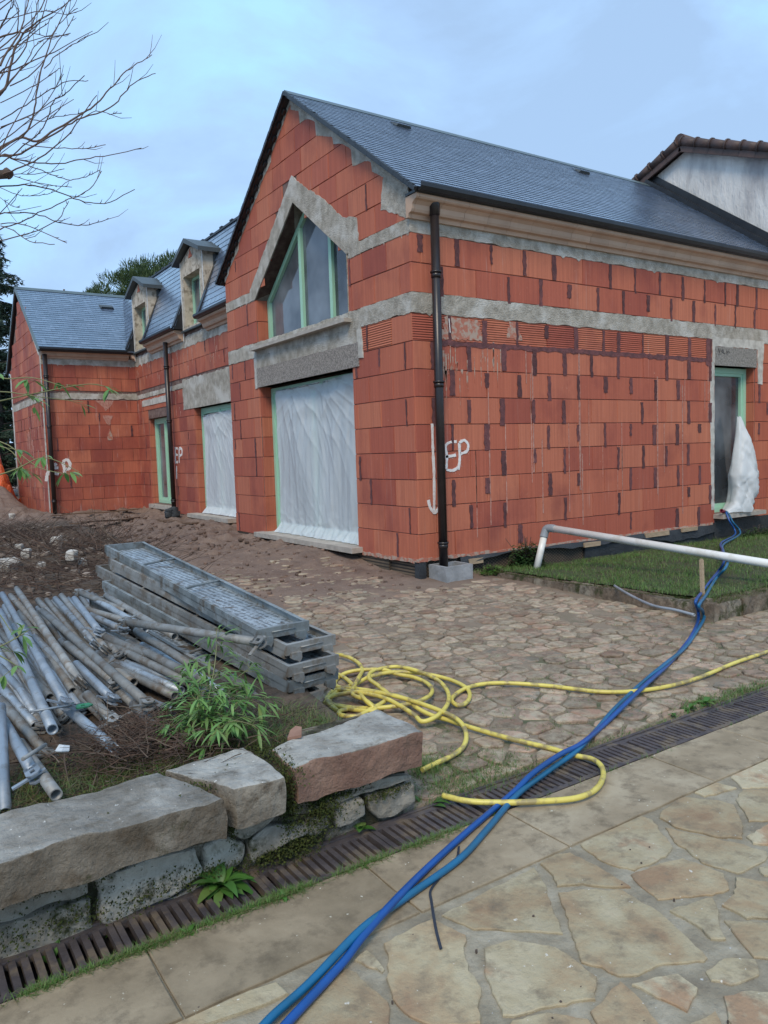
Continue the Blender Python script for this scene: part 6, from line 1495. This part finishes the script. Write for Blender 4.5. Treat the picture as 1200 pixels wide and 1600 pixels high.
for q in ((745, 1205, 900, .045, .16, .08), (700, 1190, 500, .04, .12, .07), (665, 1205, 500, .09, .05, .06), (780, 1215, 600, .04, .15, .05), (690, 1235, 400, .06, .1, .05), (1140, 1092, 500, .05, .2, .04), (1085, 1098, 300, .04, .15, .03), (1170, 1080, 300, .04, .15, .03), (940, 1155, 200, .03, .15, .03), (845, 1065, 150, .025, .06, .03), (865, 1130, 180, .02, .1, .04)):
    p = gz(q[0], q[1]); tuft((p.x, max(p.y, -4.1), p.z+.0), (q[4], q[5]), q[2], q[3])
for _ in range(95):                                     # weeds along the patio edge of the drain
    x = random.choice((U(-4.6, -3.0), U(-4.6, -3.2), U(-3, 1))); tuft((x, -4.376, -.004), (.04, .010), 75 if x < -3 else 16, .036)
for _ in range(60):
    x = U(-3, 3); tuft((x, -4.12, .0), (.04, .012), 14, .022)
for _ in range(320):
    x, y = U(-3, .7), random.triangular(-4.1, -1.8, -3.9)
    if x < xbed(y)+.05: continue
    tuft((x, y, zG(x, y)+.012), (.03, .03), 9, .016, 0 if random.random() < .6 else 1)
for k in range(14):
    p = (U(.62, .95), U(-.42, -.1), .12); tuft(p, (.05, .05), 30, .07)
tag(mb.build('joint_weeds', [M['grass'], M['dgrass']]), 'thin grass tufts in the drain edges and between the setts', 'grass tufts', None, 'stuff')
# ivy-like clump at the pipe foot, yellowish plant near the trough
def shrub(name, lab, c, r, n, s, mat_='shrub', cat='shrub', stem=True):
    t = thing(name, lab, cat, tuple(c)); mb = MB(); c = Vector(c); st = MB()
    for _ in range(n):
        d = rnd_dir(-.2, 1); p = c+Vector((d.x*r[0]*U(.2, 1), d.y*r[1]*U(.2, 1), abs(d.z)*r[2]*U(.1, 1.1))); leaf(mb, p, rnd_dir(-.3, .8), s*U(.6, 1.2), s*.28, .5)
    for _ in range(9): st.tube([c, c+Vector((U(-1, 1)*r[0], U(-1, 1)*r[1], r[2]))*.9], .003, 4, cap=False)
    mb.build('leaves', M[mat_], t); st.build('stem', M['bark'], t)
shrub('shrub', 'dark ivy clump growing round the upright of the white pipe', (1.38, -.20, .12), (.30, .12, .38), 1500, .05)
shrub('shrub', 'small bright plant between the gully box and the kerb', (.78, -.26, .11), (.13, .10, .13), 120, .06, 'weed', 'plant')
shrub('shrub', 'low leafy clump against the side wall under the door sill', (5.9, -.35, .1), (.5, .15, .16), 420, .05, 'shrub', 'plant')

# ------------------------------------------------------------------ trees
def crown_blades(mb, c, r, n, s, up=.6, wd=.06, m=0):
    for _ in range(n):
        d = Vector((random.gauss(0, 1), random.gauss(0, 1), random.gauss(0, 1))).normalized(); p = c+Vector((d.x*r[0], d.y*r[1], d.z*r[2]))*U(.35, 1)**.6
        o = (d*.6+Vector((0, 0, up))+rnd_dir(-.3, .3)*.5).normalized(); q = o.cross(rnd_dir(-1, 1)).normalized()*s*wd; l = s*U(.6, 1.2); mb.add([p-q, p+q, p+q*.5+o*l, p-q*.5+o*l], [(0, 1, 2, 3)], m)
pc = dep(265, 470, 34); t = thing('pine_tree', 'rounded umbrella pine behind the ridge of the recessed wing', 'tree', (pc.x, pc.y, .2))
mb = MB(); mb.tube([(pc.x, pc.y, .2), (pc.x+.1, pc.y, 4), (pc.x, pc.y, pc.z-.5)], [.28, .22, .15], 10); mb.build('trunk', M['bark'], t)
mb = MB()
for k in range(170):
    a = U(0, 6.3); rr = math.sqrt(U(0, 1)); hh = math.sqrt(max(0, 1-rr*rr))
    c = Vector((pc.x+3.3*rr*math.cos(a), pc.y+3.3*rr*math.sin(a), pc.z-.35+2.0*hh*U(.45, 1.0))); crown_blades(mb, c, (.42, .42, .30), 130, .22, .9, .07)
mb.build('crown', M['pine'], t)
def cedar(px, py_top, d, h, lab, seed, rmax=3.0, dens=1.0):
    random.seed(seed); top = dep(px, py_top, d); t = thing('cedar_tree', lab, 'tree', (top.x, top.y, .2)); mb = MB()
    mb.tube([(top.x, top.y, .2), (top.x, top.y, top.z)], [.3, .04], 8); mb.build('trunk', M['bark'], t); cr_ = MB(); br = MB()
    z = 1.0
    while z < top.z-.2:
        f = 1-(z-.2)/(top.z-.2)
        for _ in range(5):
            a = U(0, 6.3); l = rmax*(f**.8)*U(.6, 1.1)+.2; d_ = Vector((math.cos(a), math.sin(a), .12)); p0 = Vector((top.x, top.y, z+U(-.2, .2))); pts = [p0]
            for k in range(5): pts.append(pts[-1]+d_*l/5); d_ = (d_-Vector((0, 0, .07))).normalized()
            br.tube(pts, [.035*f+.01, .03*f+.008, .02*f+.006, .015*f+.005, .01, .004], 4, cap=False)
            for q in range(int(l*11*dens)):
                s = q/(l*11*dens)*4.99; i = int(s); p = pts[i].lerp(pts[i+1], s-i)
                sdv = Vector((-math.sin(a), math.cos(a), 0))*random.choice((-1, 1)); e = p+sdv*U(.1, .5)*(1.1-s/5)+d_*.2-Vector((0, 0, U(.05, .3)))
                for _ in range(9):
                    w0 = p.lerp(e, U(.1, 1)); o = (sdv*.5+rnd_dir(-.9, .2)*.7).normalized(); qv = o.cross(rnd_dir(-1, 1)).normalized()*.024; l2 = U(.09, .2); cr_.add([w0-qv, w0+qv, w0+o*l2], [(0, 1, 2)])
        z += .30
    br.build('branches', M['bark'], t); cr_.build('crown', M['cedar'], t)
cedar(-28, 335, 27, 9, 'tall dark cedar beyond the left end of the far wing', 3, 3.3, 2.6)
cedar(100, 452, 34, 8, 'cedar whose tip just clears the ridge of the far wing', 5, 2.6)
random.seed(99)
# hedge mass at the far left and tree line behind, out of sight of the house
def hedge(lab, x0, x1, y0, y1, h, n):
    t = thing('hedge', lab, 'hedge', ((x0+x1)/2, (y0+y1)/2, .2)); mb = MB()
    for _ in range(n):
        x, y = U(x0, x1), U(y0, y1); z = .9+h*U(0, 1)**.8*(1+.25*nse(x*.8, y*.8)); crown_blades(mb, Vector((x, y, z)), (.3, .3, .25), 16, .2, .1, .22)
    mb.build('leaves', M['shrub'], t); st = MB()
    for _ in range(24): x, y = U(x0, x1), U(y0, y1); st.tube([(x, y, .1), (x+U(-.2, .2), y, h*.8)], .05, 5)
    st.build('trunk', M['bark'], t)
p = dep(-10, 690, 31)
hedge('dark overgrown hedge behind the orange tarpaulin', p.x-9, p.x+.8, p.y, p.y+2.2, 4.2, 1700)
# bare tree on the left; its trunk stands outside the picture
T = dep(-330, 700, 7.5); t = thing('bare_tree', 'leafless tree spreading thin twigs across the sky at upper left', 'tree', (T.x, T.y, .2))
mb = MB(); tk = smoothpath([(T.x, T.y, .0), (T.x+.05, T.y, 1.5), dep(-300, 300, 7.6), dep(-260, 40, 7.8), dep(-250, -150, 8)], 5); mb.tube(tk, [lerp(.17, .08, i/(len(tk)-1)) for i in range(len(tk))], 12); mb.build('trunk', M['bark'], t)
k_ = 3.72
BR = [([(-260,980),(-80,890),(0,860),(130,800),(215,825),(330,750),(480,660),(560,600),(640,520),(720,430),(800,370),(885,320)],.016),
 ([(-200,960),(0,905),(100,900),(200,850),(360,750),(480,685),(640,630),(720,540),(800,470),(905,425)],.012),
 ([(20,1010),(130,970),(260,900),(400,780),(460,700),(560,550)],.008),([(-60,900),(0,905),(180,940),(340,950),(480,925),(640,900),(825,860)],.008),
 ([(60,920),(240,990),(340,1030),(430,1045),(520,1020),(575,990)],.005),([(-80,1100),(0,1085),(140,1075),(260,1090),(400,1140),(520,1180),(640,1175),(785,1100)],.008),
 ([(-60,1360),(0,1330),(120,1290),(260,1220),(400,1160),(520,1100),(590,990)],.007),([(-80,1250),(0,1240),(110,1235),(230,1250),(340,1290),(450,1310),(540,1300),(630,1268)],.007),
 ([(0,1300),(110,1300),(230,1340),(390,1415)],.005),([(0,1310),(80,1340),(170,1400),(315,1420)],.005),([(0,1400),(180,1355),(330,1280),(400,1170)],.006),
 ([(130,800),(190,690),(210,560),(240,400),(300,230),(350,120),(410,-20)],.009),([(0,700),(150,610),(300,520),(400,470),(515,470)],.006),([(0,740),(180,670),(300,590),(380,550)],.006),
 ([(0,600),(180,510),(300,430),(350,395)],.005),([(-80,640),(0,540),(40,490),(80,300),(150,180),(230,120),(330,60),(430,-10)],.017),([(-60,240),(0,215),(100,190),(160,185),(240,110),(280,-20)],.011),
 ([(180,190),(300,215),(410,195)],.004),([(0,380),(60,280),(120,180),(150,60),(175,-20)],.011),([(40,490),(150,370),(200,270),(260,230),(400,200)],.006),([(0,160),(60,60),(85,-20)],.008),
 ([(100,190),(104,60),(80,-20)],.006),([(0,280),(90,200),(200,100),(270,-10)],.007),([(0,120),(200,70),(310,65)],.005),([(150,680),(240,705),(330,680),(480,655)],.005),([(260,400),(330,320),(420,260),(500,215)],.005),
 ([(0,1090),(100,1130),(200,1140),(300,1120),(400,1050)],.004),([(0,830),(120,740),(250,620),(370,430)],.006),([(60,500),(200,420),(340,240),(430,90)],.006),([(0,560),(90,440),(200,330),(300,200),(380,100),(455,45)],.006),
 ([(0,470),(60,330),(140,240),(260,150),(310,90)],.006),([(0,420),(120,330),(170,200),(210,60),(230,-20)],.007),([(130,830),(240,855),(420,865),(520,860),(610,840)],.005),([(0,1150),(60,1190),(115,1205)],.003),([(480,690),(560,645),(640,665),(710,657)],.004),([(20,1000),(200,1060),(420,1090)],.004),([(60,1010),(200,1010),(375,985)],.004),([(0,960),(100,880),(250,740),(310,590),(380,545),(490,440)],.006)]
bb = MB(); random.seed(5)
for l, r in BR:
    d0 = U(6.9, 8.1); dd = U(-.5, .5); n = len(l); pts = smoothpath([dep(a/k_, b_/k_, d0+dd*i/n) for i, (a, b_) in enumerate(l)], 4)
    pts = [p+Vector((U(-1, 1), U(-1, 1), U(-1, 1)))*.006 for p in pts]; bb.tube(pts, [lerp(r, .0035, i/(len(pts)-1)) for i in range(len(pts))], 5, cap=False)
    for _ in range(3+n):                             # short spurs and buds
        i = random.randrange(len(pts)//4, len(pts)-1); tn = (pts[i+1]-pts[i]).normalized(); d = (tn+rnd_dir(-.3, 1)*.7).normalized(); ln = U(.015, .06) if random.random() < .7 else U(.1, .35); bb.tube([pts[i], pts[i]+d*ln*.5, pts[i]+(d*.9+Vector((0, 0, .15)))*ln], [.0035, .003, .0018], 4, cap=False)
for _ in range(34):                                  # denser twigs off to the left
    a, b_ = U(-900, -20), U(-400, 1500); pts = [dep(a/k_, b_/k_, U(6.8, 8.4))]; d = (rnd_dir(.1, .9)*.5+Vector((.5, -.35, .3))).normalized()
    for k in range(5): pts.append(pts[-1]+d*.22); d = (d+rnd_dir(-.2, .5)*.2).normalized()
    bb.tube(pts, [.008, .007, .006, .005, .004, .003], 4, cap=False)
for a, b_, r in (((-330, 330), (-30, 245), .04), ((-300, 200), (-30, 190), .04), ((-290, 300), (-20, 330), .03), ((-300, 120), (-30, 60), .035)):
    bb.tube(smoothpath([dep(*a, 7.6), dep((a[0]+b_[0])/2, (a[1]+b_[1])/2-12, 7.5), dep(*b_, 7.4)], 4), [lerp(r, .014, i/8) for i in range(9)], 7)
bb.build('branches', M['twig'], t)
mb = MB(); mb.tube([dep(-60, 276, 7.2), dep(15, 272, 7.2)], [.042, .040], 10); mb.tube([dep(8, 268, 7.2), dep(16, 274, 7.2)], .044, 10); mb.build('sawn_limb', M['cutwood'], t)
